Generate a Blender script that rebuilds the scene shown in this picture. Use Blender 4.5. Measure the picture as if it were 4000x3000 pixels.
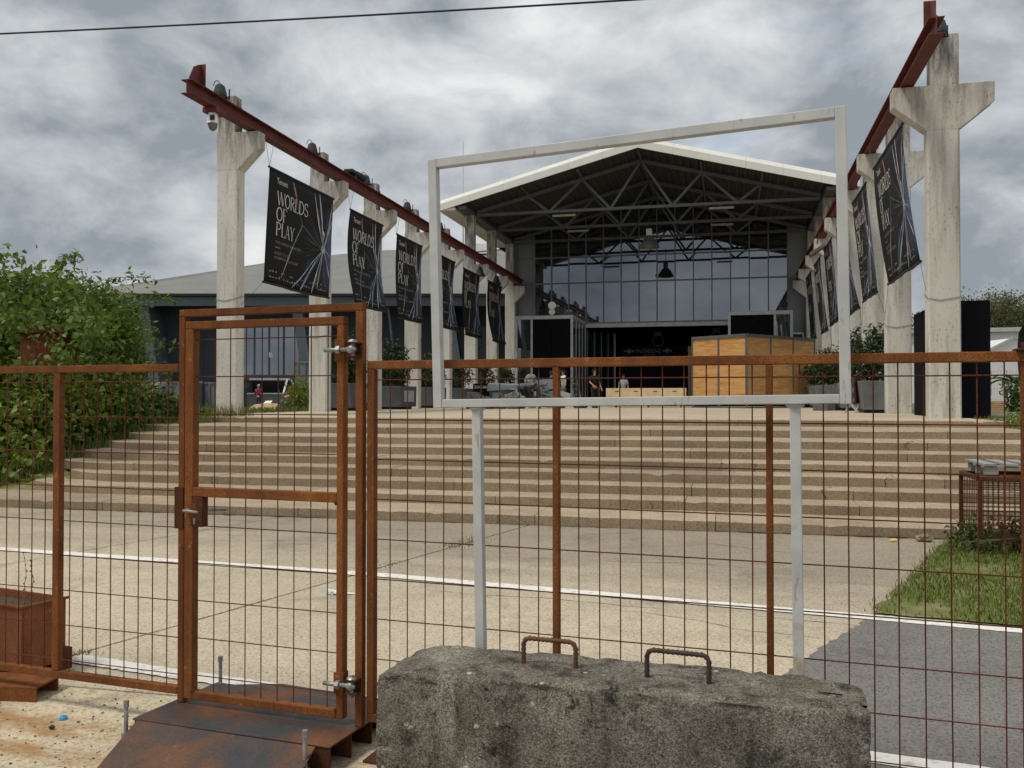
import bpy, math, random
import numpy as np
from mathutils import Vector, Matrix
random.seed(7); RNG = np.random.default_rng(7)
S = bpy.context.scene
for _o in list(bpy.data.objects): bpy.data.objects.remove(_o)
C = S.collection
rad = math.radians

# ------------------------------------------------------------------ camera, sky, sun, exposure
cam = bpy.data.cameras.new('camera'); cam.sensor_width = 36; cam.lens = 31.5; cam.clip_end = 3000; cam.clip_start = 0.05
co = bpy.data.objects.new('camera', cam); C.objects.link(co)
co.location = (0, 0, 1.70); co.rotation_euler = (rad(90 + .868), 0, rad(13.57)); S.camera = co
SUN_EL, SUN_AZ = 62, 226          # compass-like: degrees from +Y clockwise; the sun stands behind the camera to its left
S.view_settings.view_transform = 'Standard'; S.view_settings.look = 'None'
S.view_settings.exposure = 0.66; S.view_settings.gamma = 1; S.view_settings.use_curve_mapping = False
sun = bpy.data.lights.new('sun', 'SUN'); sun.energy = 1.5; sun.angle = rad(14); sun.color = (1, .94, .82)
so = bpy.data.objects.new('sun', sun); C.objects.link(so)
sd = Vector((math.sin(rad(SUN_AZ)) * math.cos(rad(SUN_EL)), math.cos(rad(SUN_AZ)) * math.cos(rad(SUN_EL)), math.sin(rad(SUN_EL))))
so.rotation_euler = sd.to_track_quat('Z', 'Y').to_euler(); so.location = sd * 60
W = bpy.data.worlds.new('World'); S.world = W; W.use_nodes = True
def make_sky():
    nt = W.node_tree; n = nt.nodes; L = nt.links; n.clear()
    out = n.new('ShaderNodeOutputWorld'); bg = n.new('ShaderNodeBackground'); bg.inputs[1].default_value = .1
    L.new(bg.outputs[0], out.inputs[0])
    sky = n.new('ShaderNodeTexSky'); sky.sky_type = 'NISHITA'; sky.sun_disc = False
    sky.sun_elevation = rad(SUN_EL); sky.sun_rotation = rad(SUN_AZ)
    tc = n.new('ShaderNodeTexCoord'); sp = n.new('ShaderNodeSeparateXYZ'); L.new(tc.outputs['Generated'], sp.inputs[0])
    def m(op, a, b=None, cl=False):
        k = n.new('ShaderNodeMath'); k.operation = op; k.use_clamp = cl
        for i, v in enumerate((a, b)):
            if v is None: continue
            if isinstance(v, (int, float)): k.inputs[i].default_value = v
            else: L.new(v, k.inputs[i])
        return k.outputs[0]
    cb = n.new('ShaderNodeCombineXYZ')           # cloud banks, a little flattened
    L.new(sp.outputs[0], cb.inputs[0]); L.new(sp.outputs[1], cb.inputs[1]); L.new(m('MULTIPLY', sp.outputs[2], 1.7), cb.inputs[2])
    def noise(scale, det, rough, off, dist=0):
        mp = n.new('ShaderNodeMapping'); mp.inputs[1].default_value = off; L.new(cb.outputs[0], mp.inputs[0])
        t = n.new('ShaderNodeTexNoise'); t.inputs['Scale'].default_value = scale; t.inputs['Detail'].default_value = det
        t.inputs['Roughness'].default_value = rough; t.inputs['Distortion'].default_value = dist
        L.new(mp.outputs[0], t.inputs[0]); return t.outputs[0]
    def ramp(x, pts):
        r = n.new('ShaderNodeValToRGB'); e = r.color_ramp.elements
        for i, (p, c) in enumerate(pts):
            q = e[i] if i < 2 else e.new(p)
            q.position = p; q.color = (*c, 1) if isinstance(c, tuple) else (c, c, c, 1)
        L.new(x, r.inputs[0]); return r.outputs[0]
    big = noise(2.3, 3, .5, (4.3, 1.1, .4), .3); fine = noise(6.5, 12, .59, (7.7, 2.2, 0), .25)
    mixn = m('ADD', m('MULTIPLY', big, .56), m('MULTIPLY', fine, .44))
    cloud = ramp(mixn, [(.39, (.185, .208, .232)), (.45, (.285, .307, .328)), (.515, (.40, .417, .43)), (.585, (.53, .537, .54))])
    cov = ramp(noise(1.6, 7, .58, (1.2, 9.4, 0), .3), [(.27, .45), (.36, 1.0)])
    sc = n.new('ShaderNodeVectorMath'); sc.operation = 'SCALE'; sc.inputs['Scale'].default_value = 10; L.new(cloud, sc.inputs[0])
    mx = n.new('ShaderNodeMix'); mx.data_type = 'RGBA'
    L.new(cov, mx.inputs[0]); L.new(sky.outputs[0], mx.inputs[6]); L.new(sc.outputs[0], mx.inputs[7])
    L.new(mx.outputs[2], bg.inputs[0])
make_sky()
S.cycles.max_bounces = 6; S.cycles.transparent_max_bounces = 12; S.cycles.use_denoising = True
S.cycles.use_adaptive_sampling = True

# ------------------------------------------------------------------ materials
class NB:
    """a node graph on the surface position"""
    def __init__(s, name):
        s.m = bpy.data.materials.new(name); s.m.use_nodes = True; s.nt = s.m.node_tree; s.n = s.nt.nodes; s.L = s.nt.links
        s.n.clear(); s.out = s.n.new('ShaderNodeOutputMaterial'); s.b = s.n.new('ShaderNodeBsdfPrincipled')
        s.L.new(s.b.outputs[0], s.out.inputs[0])
        s.pos = s.n.new('ShaderNodeNewGeometry').outputs['Position']
    def vec(s, scale=(1, 1, 1), src=None):
        mp = s.n.new('ShaderNodeMapping'); mp.inputs['Scale'].default_value = scale; s.L.new(src or s.pos, mp.inputs[0]); return mp.outputs[0]
    def noise(s, sc, det=4, rough=.55, v=None, dist=0):
        t = s.n.new('ShaderNodeTexNoise'); t.inputs['Scale'].default_value = sc; t.inputs['Detail'].default_value = det
        t.inputs['Roughness'].default_value = rough; t.inputs['Distortion'].default_value = dist
        s.L.new(v or s.pos, t.inputs[0]); return t.outputs[0]
    def voro(s, sc, v=None, out='Distance', feature='F1'):
        t = s.n.new('ShaderNodeTexVoronoi'); t.inputs['Scale'].default_value = sc; t.feature = feature
        s.L.new(v or s.pos, t.inputs['Vector']); return t.outputs[out]
    def ramp(s, x, pts, mode='LINEAR'):
        r = s.n.new('ShaderNodeValToRGB'); e = r.color_ramp.elements; r.color_ramp.interpolation = mode
        for i, (p, c) in enumerate(pts):
            q = e[i] if i < 2 else e.new(p)
            q.position = p; q.color = (*c, 1) if isinstance(c, tuple) else (c, c, c, 1)
        s.L.new(x, r.inputs[0]); return r.outputs[0]
    def mix(s, f, a, b, mode='MIX'):
        k = s.n.new('ShaderNodeMix'); k.data_type = 'RGBA'; k.blend_type = mode
        for i, v in ((0, f), (6, a), (7, b)):
            if isinstance(v, (int, float)): k.inputs[i].default_value = v
            elif isinstance(v, tuple): k.inputs[i].default_value = (*v, 1)
            else: s.L.new(v, k.inputs[i])
        return k.outputs[2]
    def math(s, op, a, b=None, cl=False):
        k = s.n.new('ShaderNodeMath'); k.operation = op; k.use_clamp = cl
        for i, v in enumerate((a, b)):
            if v is None: continue
            if isinstance(v, (int, float)): k.inputs[i].default_value = v
            else: s.L.new(v, k.inputs[i])
        return k.outputs[0]
    def bump(s, h, strength=.3, dist=.01):
        b = s.n.new('ShaderNodeBump'); b.inputs['Strength'].default_value = strength; b.inputs['Distance'].default_value = dist
        s.L.new(h, b.inputs['Height']); s.L.new(b.outputs[0], s.b.inputs['Normal'])
    def done(s, col=None, rough=.8, metal=0, spec=.3):
        if col is not None:
            if isinstance(col, tuple): s.b.inputs['Base Color'].default_value = (*col, 1)
            else: s.L.new(col, s.b.inputs['Base Color'])
        if isinstance(rough, (int, float)): s.b.inputs['Roughness'].default_value = rough
        else: s.L.new(rough, s.b.inputs['Roughness'])
        s.b.inputs['Metallic'].default_value = metal; s.b.inputs['Specular IOR Level'].default_value = spec
        return s.m
M = {}
def plain(name, col, rough=.6, metal=0, var=.18, sc=3, spec=.3, bump=0, bsc=60):
    k = NB(name); d = tuple(c * (1 - var) for c in col); l = tuple(min(1, c * (1 + var)) for c in col)
    c = k.ramp(k.noise(sc, 6, .6), [(.3, d), (.7, l)])
    if bump: k.bump(k.noise(bsc, 4), bump, .004)
    M[name] = k.done(c, rough, metal, spec); return M[name]

def rust(name, base, dark, light, streak=(1, 1, .35)):
    k = NB(name)
    v = k.vec(streak)
    a = k.ramp(k.noise(9, 8, .65, v), [(.25, dark), (.5, base), (.75, light)])
    sp = k.ramp(k.noise(170, 3, .6), [(.36, .45), (.56, 1.0)])
    c = k.mix(1, a, sp, 'MULTIPLY')
    big = k.ramp(k.noise(1.9, 6, .65, k.vec((1, 1, .5))), [(.42, 0.0), (.66, .7)])
    c = k.mix(big, c, dark)
    oi = k.n.new('ShaderNodeObjectInfo'); c = k.mix(1, c, k.ramp(oi.outputs['Random'], [(0, (.72, .70, .70)), (1, (1.0, 1.0, 1.0))]), 'MULTIPLY')
    fl = k.ramp(k.noise(24, 6, .7), [(.60, 0.0), (.70, .6)]); c = k.mix(fl, c, tuple(min(1, v * 1.35) for v in light))
    k.bump(k.noise(140, 4, .7), .45, .003)
    M[name] = k.done(c, .88, 0, .15)
rust('rust', (.25, .09, .028), (.12, .046, .02), (.35, .14, .04))
rust('rust_dark', (.12, .044, .022), (.06, .027, .017), (.18, .065, .027))
rust('rust_wire', (.15, .042, .02), (.09, .03, .016), (.19, .06, .024))
rust('rust_planter', (.29, .11, .048), (.15, .062, .035), (.36, .145, .06))
rust('rust_sign', (.15, .04, .022), (.08, .025, .015), (.2, .06, .03))

def ground_mat(name, a, b, dark, grain=1.0, agg=120):
    k = NB(name)
    big = k.noise(.35, 6, .6); mid = k.noise(2.1, 8, .62)
    c = k.mix(k.ramp(big, [(.35, 0.0), (.68, 1.0)]), a, b)
    c = k.mix(k.ramp(mid, [(.45, 0.0), (.75, .38)]), c, dark)
    st = k.ramp(k.voro(agg, out='Color'), [(.05, .55), (.4, .98), (.97, 1.2)])
    c = k.mix(grain, c, st, 'MULTIPLY')
    pit = k.ramp(k.noise(48, 3, .65), [(.30, .28), (.42, 1.0)])
    c = k.mix(.8 * grain, c, pit, 'MULTIPLY')
    scr = k.ramp(k.noise(1.2, 7, .7, k.vec((.35, 5, 1))), [(.52, 0.0), (.72, .16)])
    c = k.mix(scr, c, tuple(min(1, v * 1.2) for v in a))
    blot = k.ramp(k.noise(.9, 5, .7, dist=.6), [(.56, 0.0), (.70, .5)])
    c = k.mix(blot, c, tuple(v * .55 for v in dark))
    if name == 'plaza':            # rain-washed grey dirt lying in front of the stairs
        sy = k.n.new('ShaderNodeSeparateXYZ'); k.L.new(k.pos, sy.inputs[0])
        f = k.math('ADD', k.math('ADD', k.math('MULTIPLY', sy.outputs[1], .16), k.math('MULTIPLY', sy.outputs[0], .035)), k.math('MULTIPLY', k.noise(.9, 8, .68, k.vec((.5, 1.6, 1))), .9))
        c = k.mix(k.math('MULTIPLY', k.ramp(k.math('SUBTRACT', f, 1.2), [(.30, 0.0), (.75, 1.0)]), .8), c, k.mix(1, c, (.52, .52, .54), 'MULTIPLY'))
    k.bump(k.voro(agg), .5, .006)
    M[name] = k.done(c, .92, 0, .2); return M[name]
ground_mat('plaza', (.54, .462, .342), (.455, .39, .295), (.33, .29, .23), 1.0, 85)
ground_mat('plaza_rough', (.55, .465, .325), (.45, .385, .275), (.30, .26, .205), 1.0, 62)
ground_mat('base_ground', (.25, .22, .18), (.2, .18, .15), (.12, .11, .1))
ground_mat('platform_mat', (.52, .44, .32), (.44, .37, .27), (.30, .26, .2), .8, 45)
ground_mat('asphalt', (.205, .194, .182), (.155, .148, .14), (.115, .11, .105), 1.0, 85)

def steps_mat():
    k = NB('steps')
    ge = k.n.new('ShaderNodeNewGeometry'); sp = k.n.new('ShaderNodeSeparateXYZ'); k.L.new(ge.outputs['True Normal'], sp.inputs[0])
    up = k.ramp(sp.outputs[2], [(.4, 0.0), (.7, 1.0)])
    a = k.ramp(k.noise(1.4, 8, .65, k.vec((.5, 1, 1))), [(.3, (.235, .182, .12)), (.7, (.365, .288, .192))])   # weathered riser face, shade under overhead light painted in as a darker tone
    t = k.ramp(k.noise(1.8, 8, .65), [(.3, (.335, .262, .188)), (.7, (.475, .375, .27))])                          # worn tread, light from above painted in as a paler tone
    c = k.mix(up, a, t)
    g = k.ramp(k.voro(70, out='Color'), [(.05, .58), (.5, 1.0), (.97, 1.22)]); c = k.mix(.9, c, g, 'MULTIPLY')
    dr = k.ramp(k.noise(3.0, 6, .7, k.vec((1, 1, .25))), [(.55, 0.0), (.75, .4)]); c = k.mix(dr, c, (.15, .125, .095))
    oi = k.n.new('ShaderNodeObjectInfo'); c = k.mix(1, c, k.ramp(oi.outputs['Random'], [(0, (.84, .83, .81)), (1, (1.0, 1.0, 1.0))]), 'MULTIPLY')
    dk = k.ramp(k.noise(.7, 6, .7, k.vec((.6, 1, 2))), [(.5, 0.0), (.72, .5)]); c = k.mix(dk, c, (.14, .118, .09))
    lt = k.ramp(k.noise(5, 8, .75), [(.64, 0.0), (.72, .7)]); c = k.mix(lt, c, (.50, .43, .32))
    k.bump(k.noise(60, 5, .7), .5, .008)
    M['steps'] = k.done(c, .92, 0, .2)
steps_mat()

def column_mat():
    k = NB('column')
    c = k.ramp(k.noise(1.1, 7, .6, k.vec((1, 1, .3))), [(.3, (.53, .505, .455)), (.7, (.69, .665, .615))])
    st = k.ramp(k.noise(2.6, 8, .68, k.vec((1.6, 1.6, .16))), [(.50, 0.0), (.74, .8)])
    c = k.mix(st, c, (.22, .195, .165))
    pit = k.ramp(k.noise(22, 5, .7, k.vec((1, 1, .55))), [(.33, .25), (.43, 1.0)])
    dens = k.ramp(k.noise(.9, 5, .65), [(.38, 0.0), (.56, .95)])
    c = k.mix(dens, c, k.mix(1, c, pit, 'MULTIPLY'))
    # grime gathered on the tops and washed down from them
    sp = k.n.new('ShaderNodeSeparateXYZ'); k.L.new(k.pos, sp.inputs[0])
    hi = k.ramp(k.math('DIVIDE', sp.outputs[2], 12), [(.66, 0.0), (.80, 1.0)])
    c = k.mix(k.mix(1, hi, k.ramp(k.noise(4, 7, .7, k.vec((2, 2, .4))), [(.36, 0.0), (.62, 1.0)]), 'MULTIPLY'), c, (.15, .135, .115))
    oi = k.n.new('ShaderNodeObjectInfo'); c = k.mix(1, c, k.ramp(oi.outputs['Random'], [(0, (.88, .87, .85)), (1, (1.0, 1.0, 1.0))]), 'MULTIPLY')
    k.bump(k.noise(40, 5, .65), .35, .01)
    M['column'] = k.done(c, .9, 0, .2)
column_mat()

def block_mat():
    k = NB('block')
    c = k.ramp(k.noise(3.2, 10, .75), [(.34, (.09, .081, .066)), (.5, (.168, .153, .125)), (.66, (.275, .254, .21))])
    ge = k.n.new('ShaderNodeNewGeometry'); sp = k.n.new('ShaderNodeSeparateXYZ'); k.L.new(ge.outputs['True Normal'], sp.inputs[0])
    moss = k.ramp(k.noise(2.4, 7, .7, dist=.5), [(.58, 0.0), (.72, .4)]); c = k.mix(moss, c, (.19, .165, .10))
    blk = k.ramp(k.noise(5.0, 9, .75, k.vec((1, 1, .7)), .6), [(.55, 0.0), (.63, .92)]); c = k.mix(blk, c, (.025, .023, .02))
    lite = k.ramp(k.noise(9, 10, .82), [(.58, 0.0), (.70, .7)]); c = k.mix(lite, c, (.34, .325, .28))
    air = k.ramp(k.voro(21), [(.10, .12), (.16, 1.0)]); asel = k.ramp(k.noise(6, 3, .6), [(.48, 0.0), (.58, 1.0)]); c = k.mix(asel, c, k.mix(1, c, air, 'MULTIPLY'))
    dr = k.ramp(k.noise(4.5, 8, .7, k.vec((1.6, 1.6, .28)), .3), [(.50, 0.0), (.64, .85)]); c = k.mix(dr, c, (.042, .038, .031))
    pl = k.ramp(k.noise(1.5, 6, .7), [(.52, 0.0), (.68, .6)]); c = k.mix(pl, c, (.30, .275, .225))
    ag = k.ramp(k.voro(170, out='Color'), [(.02, .4), (.45, 1.0), (.93, 1.7)]); c = k.mix(1, c, ag, 'MULTIPLY')
    sp2 = k.ramp(k.noise(190, 4, .7), [(.34, .45), (.5, 1.1)]); c = k.mix(1, c, sp2, 'MULTIPLY')
    wh = k.ramp(k.voro(15), [(.13, 1.0), (.19, 0.0)]); wsel = k.ramp(k.noise(9, 3, .6), [(.55, 0.0), (.62, .9)]); c = k.mix(k.mix(1, wh, wsel, 'MULTIPLY'), c, (.58, .55, .48))
    peb = k.ramp(k.voro(46), [(.12, 1.0), (.2, 0.0)]); psel = k.ramp(k.noise(14, 3, .6), [(.54, 0.0), (.62, .8)]); c = k.mix(k.mix(1, peb, psel, 'MULTIPLY'), c, (.42, .38, .31))
    h = k.math('ADD', k.noise(60, 9, .8), k.math('MULTIPLY', k.voro(150), .3))
    k.bump(h, .8, .015)
    M['block'] = k.done(c, .95, 0, .12)
block_mat()

def white_paint():
    k = NB('white_paint')
    c = k.ramp(k.noise(5, 7, .65), [(.3, (.40, .405, .395)), (.7, (.54, .545, .53))])
    sc = k.ramp(k.noise(26, 5, .7, k.vec((1, 1, .25))), [(.60, 0.0), (.66, .7)]); c = k.mix(sc, c, (.24, .20, .15))
    rs = k.ramp(k.noise(2.3, 6, .7), [(.62, 0.0), (.70, .8)]); c = k.mix(rs, c, (.34, .19, .07))
    k.bump(k.noise(120, 4), .2, .002)
    M['white_paint'] = k.done(c, .5, 0, .4)
white_paint()

def plate_mat():
    k = NB('steel_plate')
    c = k.ramp(k.noise(1.9, 6, .6, dist=.6), [(.40, (.055, .056, .062)), (.52, (.105, .062, .045)), (.66, (.20, .082, .035))])
    scr = k.ramp(k.noise(26, 7, .75, k.vec((1, .35, 1)), 1.2), [(.60, 0.0), (.74, .5)]); c = k.mix(scr, c, (.28, .25, .21))
    sp2 = k.ramp(k.noise(120, 3, .6), [(.32, .6), (.5, 1.0)]); c = k.mix(1, c, sp2, 'MULTIPLY')
    k.bump(k.noise(90, 4), .2, .002)
    M['steel_plate'] = k.done(c, k.ramp(k.noise(6, 4), [(.3, .42), (.7, .72)]), .35, .4)
plate_mat()

def corr_mat(name, col):
    k = NB(name); c = k.ramp(k.noise(.5, 5, .6), [(.3, tuple(v * .85 for v in col)), (.7, col)])
    M[name] = k.done(c, .7, 0, .2)
corr_mat('deck', (.065, .065, .065)); corr_mat('roof_white', (.74, .73, .69)); corr_mat('roof_grey', (.215, .215, .205))
corr_mat('wall_grey', (.20, .215, .22)); corr_mat('slate_wall', (.052, .066, .082)); corr_mat('slate_trim', (.12, .15, .17))
corr_mat('far_white', (.75, .76, .76))
plain('steel_grey', (.105, .112, .118), .55, .1); plain('alu', (.45, .47, .47), .45, .3); plain('mullion', (.16, .175, .185), .5, .2)
plain('beam_red', (.115, .026, .022), .6, 0, .3, 2.5); plain('black_panel', (.006, .0065, .009), .8, 0, .2, 3, .08)
plain('black_metal', (.02, .02, .022), .55); plain('galv', (.30, .30, .285), .5, .6, .35, 40); plain('rebar_dark', (.06, .04, .032), .7, .2, .35, 30); plain('rebar', (.12, .058, .035), .75, .2, .35, 30)
plain('white_plastic', (.72, .73, .73), .4); plain('dark_glass', (.02, .022, .025), .08, 0, .1, 2, .6)
plain('flood_housing', (.045, .047, .05), .7); plain('grey_fixture', (.12, .125, .13), .6); plain('lamp_shade', (.20, .20, .19), .4, .5)
plain('cream_timber', (.66, .50, .30), .75, 0, .12, 4); plain('grey_timber', (.27, .27, .255), .9, 0, .25, 12)
plain('planter_grey', (.085, .092, .1), .7); plain('planter_panel', (.36, .375, .39), .6); plain('skip_grey', (.16, .17, .172), .65, 0, .3, 2)
plain('skip_white', (.5, .5, .48), .7, 0, .2, 3); plain('stripe_red', (.42, .05, .04), .6); plain('stripe_white', (.7, .68, .66), .6)
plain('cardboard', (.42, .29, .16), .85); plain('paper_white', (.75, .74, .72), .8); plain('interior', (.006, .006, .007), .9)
plain('stage_navy', (.010, .011, .024), .8, 0, .5, .6); plain('stage_text', (.30, .31, .35), .8)
plain('rubble', (.13, .13, .128), .9, 0, .35, 4, .2, .6, 20); plain('prop_metal', (.15, .17, .19), .35, .6, .3, 6); plain('prop_dark', (.03, .032, .036), .5, .2, .4, 6)
plain('prop_panel', (.20, .225, .25), .6, 0, .15, 3); plain('rubber', (.012, .012, .012), .8); plain('skin', (.40, .25, .18), .6, 0, .08)
plain('hair_black', (.012, .010, .009), .6); plain('hair_grey', (.42, .40, .38), .7); plain('shirt_black', (.014, .014, .016), .9); plain('shirt_white', (.68, .68, .68), .9)
plain('shirt_grey', (.36, .41, .40), .9); plain('shirt_pink', (.27, .035, .10), .9); plain('jeans', (.035, .05, .085), .9); plain('trousers_black', (.016, .016, .018), .9)
plain('trousers_olive', (.12, .115, .085), .9); plain('shoe', (.03, .03, .03), .7); plain('bark', (.11, .085, .06), .95, 0, .3, 9, .2, .5, 40); plain('soil', (.075, .055, .038), 1, 0, .4, 30)
plain('dry_weed', (.17, .12, .07), .9); plain('brown_board', (.14, .075, .05), .6); plain('wood_slat', (.50, .32, .15), .75, 0, .2, 6)
plain('blue_plastic', (.05, .28, .62), .4); plain('litter_white', (.72, .76, .80), .4); plain('yellow_leaf', (.62, .42, .04), .7); plain('cable_black', (.012, .012, .013), .6)
plain('line_white', (.72, .70, .66), .8, 0, .1, 5); plain('print_white', (.62, .60, .55), .9, 0, .06); plain('print_grey', (.26, .25, .24), .9, 0, .1)
plain('streak_white', (.52, .54, .58), .9, 0, .6, 3); plain('streak_blue', (.20, .36, .50), .9, 0, .5, 3); plain('streak_red', (.36, .17, .14), .9, 0, .5, 3); plain('streak_green', (.09, .14, .125), .9, 0, .4, 3)
plain('tube_cream', (.30, .275, .205), .5); plain('bundle_cloth', (.22, .22, .19), .9, 0, .6, 9); plain('bird_lime', (.8, .8, .78), .8); plain('lettering_dark', (.03, .012, .008), .8); plain('wire_steel', (.2, .2, .2), .5, .5)

def line_paint():
    k = NB('worn_line')
    c = k.ramp(k.noise(14, 7, .7), [(.34, (.44, .40, .33)), (.48, (.74, .72, .67))])
    k.bump(k.voro(110), .3, .004); M['worn_line'] = k.done(c, .85)
line_paint()

def stain_mat():
    k = NB('rust_stain')
    tr = k.n.new('ShaderNodeBsdfTransparent'); mx = k.n.new('ShaderNodeMixShader')
    k.b.inputs['Base Color'].default_value = (.42, .22, .07, 1); k.b.inputs['Roughness'].default_value = .95
    uv = k.n.new('ShaderNodeUVMap'); sep = k.n.new('ShaderNodeSeparateXYZ'); k.L.new(uv.outputs[0], sep.inputs[0])
    def edge(o): return k.ramp(o, [(0, 0.0), (.35, 1.0), (.65, 1.0), (1, 0.0)])
    f = k.mix(1, edge(sep.outputs[0]), edge(sep.outputs[1]), 'MULTIPLY')
    f = k.mix(1, f, k.ramp(k.noise(4, 6, .65, k.vec((1, 2.5, 1))), [(.36, 0.0), (.66, .9)]), 'MULTIPLY')
    k.L.new(f, mx.inputs[0]); k.L.new(tr.outputs[0], mx.inputs[1]); k.L.new(k.b.outputs[0], mx.inputs[2]); k.L.new(mx.outputs[0], k.out.inputs[0])
    M['rust_stain'] = k.m
stain_mat()

def glass_mat(name, gloss, tint, rough=.015, see=.75):
    k = NB(name)
    g = k.n.new('ShaderNodeBsdfGlossy'); g.inputs['Roughness'].default_value = rough; g.inputs['Color'].default_value = (.86, .92, 1, 1)
    t = k.n.new('ShaderNodeBsdfTransparent'); t.inputs['Color'].default_value = (*tint, 1)
    d = k.n.new('ShaderNodeBsdfDiffuse'); d.inputs['Color'].default_value = (.05, .06, .075, 1)
    mx = k.n.new('ShaderNodeMixShader'); mx.inputs[0].default_value = see; k.L.new(d.outputs[0], mx.inputs[1]); k.L.new(t.outputs[0], mx.inputs[2])
    lw = k.n.new('ShaderNodeLayerWeight'); lw.inputs['Blend'].default_value = .3
    f = k.math('ADD', k.math('MULTIPLY', lw.outputs['Fresnel'], .5), gloss, True)
    m2 = k.n.new('ShaderNodeMixShader'); k.L.new(f, m2.inputs[0]); k.L.new(mx.outputs[0], m2.inputs[1]); k.L.new(g.outputs[0], m2.inputs[2])
    # slightly uneven panes
    b = k.n.new('ShaderNodeBump'); b.inputs['Strength'].default_value = .012; b.inputs['Distance'].default_value = .05; k.L.new(k.noise(.7, 2), b.inputs['Height']); k.L.new(b.outputs[0], g.inputs['Normal'])
    k.L.new(m2.outputs[0], k.out.inputs[0]); M[name] = k.m
glass_mat('facade_glass', .195, (.16, .19, .24)); glass_mat('box_glass', .12, (.45, .55, .55)); glass_mat('window_glass', .22, (.05, .05, .06), .015, .3)

def leaf_mat(name, cols, trans=.35):
    k = NB(name)
    rnd = k.n.new('ShaderNodeNewGeometry').outputs['Random Per Island']
    c = k.ramp(rnd, [(i / (len(cols) - 1), q) for i, q in enumerate(cols)])
    c = k.mix(k.ramp(k.noise(1.3, 4), [(.42, 0.0), (.7, .35)]), c, tuple(v * .6 for v in cols[0]))
    k.L.new(c, k.b.inputs['Base Color']); k.b.inputs['Roughness'].default_value = .5; k.b.inputs['Specular IOR Level'].default_value = .35
    t = k.n.new('ShaderNodeBsdfTranslucent'); k.L.new(k.mix(1, c, (1, 1, .35), 'MULTIPLY'), t.inputs[0])
    mx = k.n.new('ShaderNodeMixShader'); mx.inputs[0].default_value = trans
    k.L.new(k.b.outputs[0], mx.inputs[1]); k.L.new(t.outputs[0], mx.inputs[2]); k.L.new(mx.outputs[0], k.out.inputs[0])
    M[name] = k.m
leaf_mat('leaf_green', [(.07, .135, .024), (.115, .195, .034), (.17, .255, .05)]); leaf_mat('leaf_elder', [(.075, .13, .022), (.12, .19, .032), (.17, .245, .045)])
leaf_mat('leaf_yellow', [(.10, .165, .025), (.16, .225, .035), (.27, .29, .045)]); leaf_mat('leaf_ivy', [(.03, .065, .014), (.06, .11, .022), (.085, .14, .03)])
leaf_mat('leaf_laurel', [(.016, .032, .010), (.028, .052, .014), (.045, .075, .02)]); leaf_mat('leaf_tree', [(.075, .09, .035), (.11, .125, .05), (.15, .16, .075)])
leaf_mat('grass_blade', [(.06, .10, .015), (.13, .18, .028), (.30, .30, .08)]); leaf_mat('grass_long', [(.075, .11, .026), (.115, .155, .036), (.20, .21, .08)])
leaf_mat('banana_leaf', [(.03, .085, .02), (.05, .12, .025)])
def grass_ground():
    k = NB('grass_ground'); c = k.ramp(k.noise(3, 8, .7), [(.3, (.09, .115, .03)), (.5, (.14, .155, .045)), (.66, (.26, .225, .14))])
    k.bump(k.noise(60, 4), .6, .02); M['grass_ground'] = k.done(c, .95)
    k = NB('terrain_mat'); c = k.ramp(k.noise(.6, 7, .65), [(.3, (.085, .10, .035)), (.5, (.19, .17, .12)), (.7, (.24, .215, .17))]); M['terrain_mat'] = k.done(c, .95)
grass_ground()
def plywood():
    k = NB('plywood'); oi = k.n.new('ShaderNodeObjectInfo')
    g = k.noise(2.2, 8, .62, k.vec((.45, .45, 3.2)), .8)
    c = k.ramp(g, [(.34, (.43, .195, .055)), (.46, (.58, .30, .095)), (.60, (.70, .42, .165))])
    fl = k.ramp(k.noise(1.1, 5, .6, k.vec((.5, .5, 1.4)), 1.2), [(.45, 0.0), (.62, .55)]); c = k.mix(fl, c, (.64, .40, .17))
    c = k.mix(1, c, k.ramp(oi.outputs['Random'], [(0, (.80, .76, .72)), (1, (1.0, 1.0, 1.0))]), 'MULTIPLY')
    kn = k.ramp(k.voro(3.1), [(.05, .35), (.10, 1.0)]); c = k.mix(.7, c, kn, 'MULTIPLY')
    M['plywood'] = k.done(c, .7)
plywood()
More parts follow.
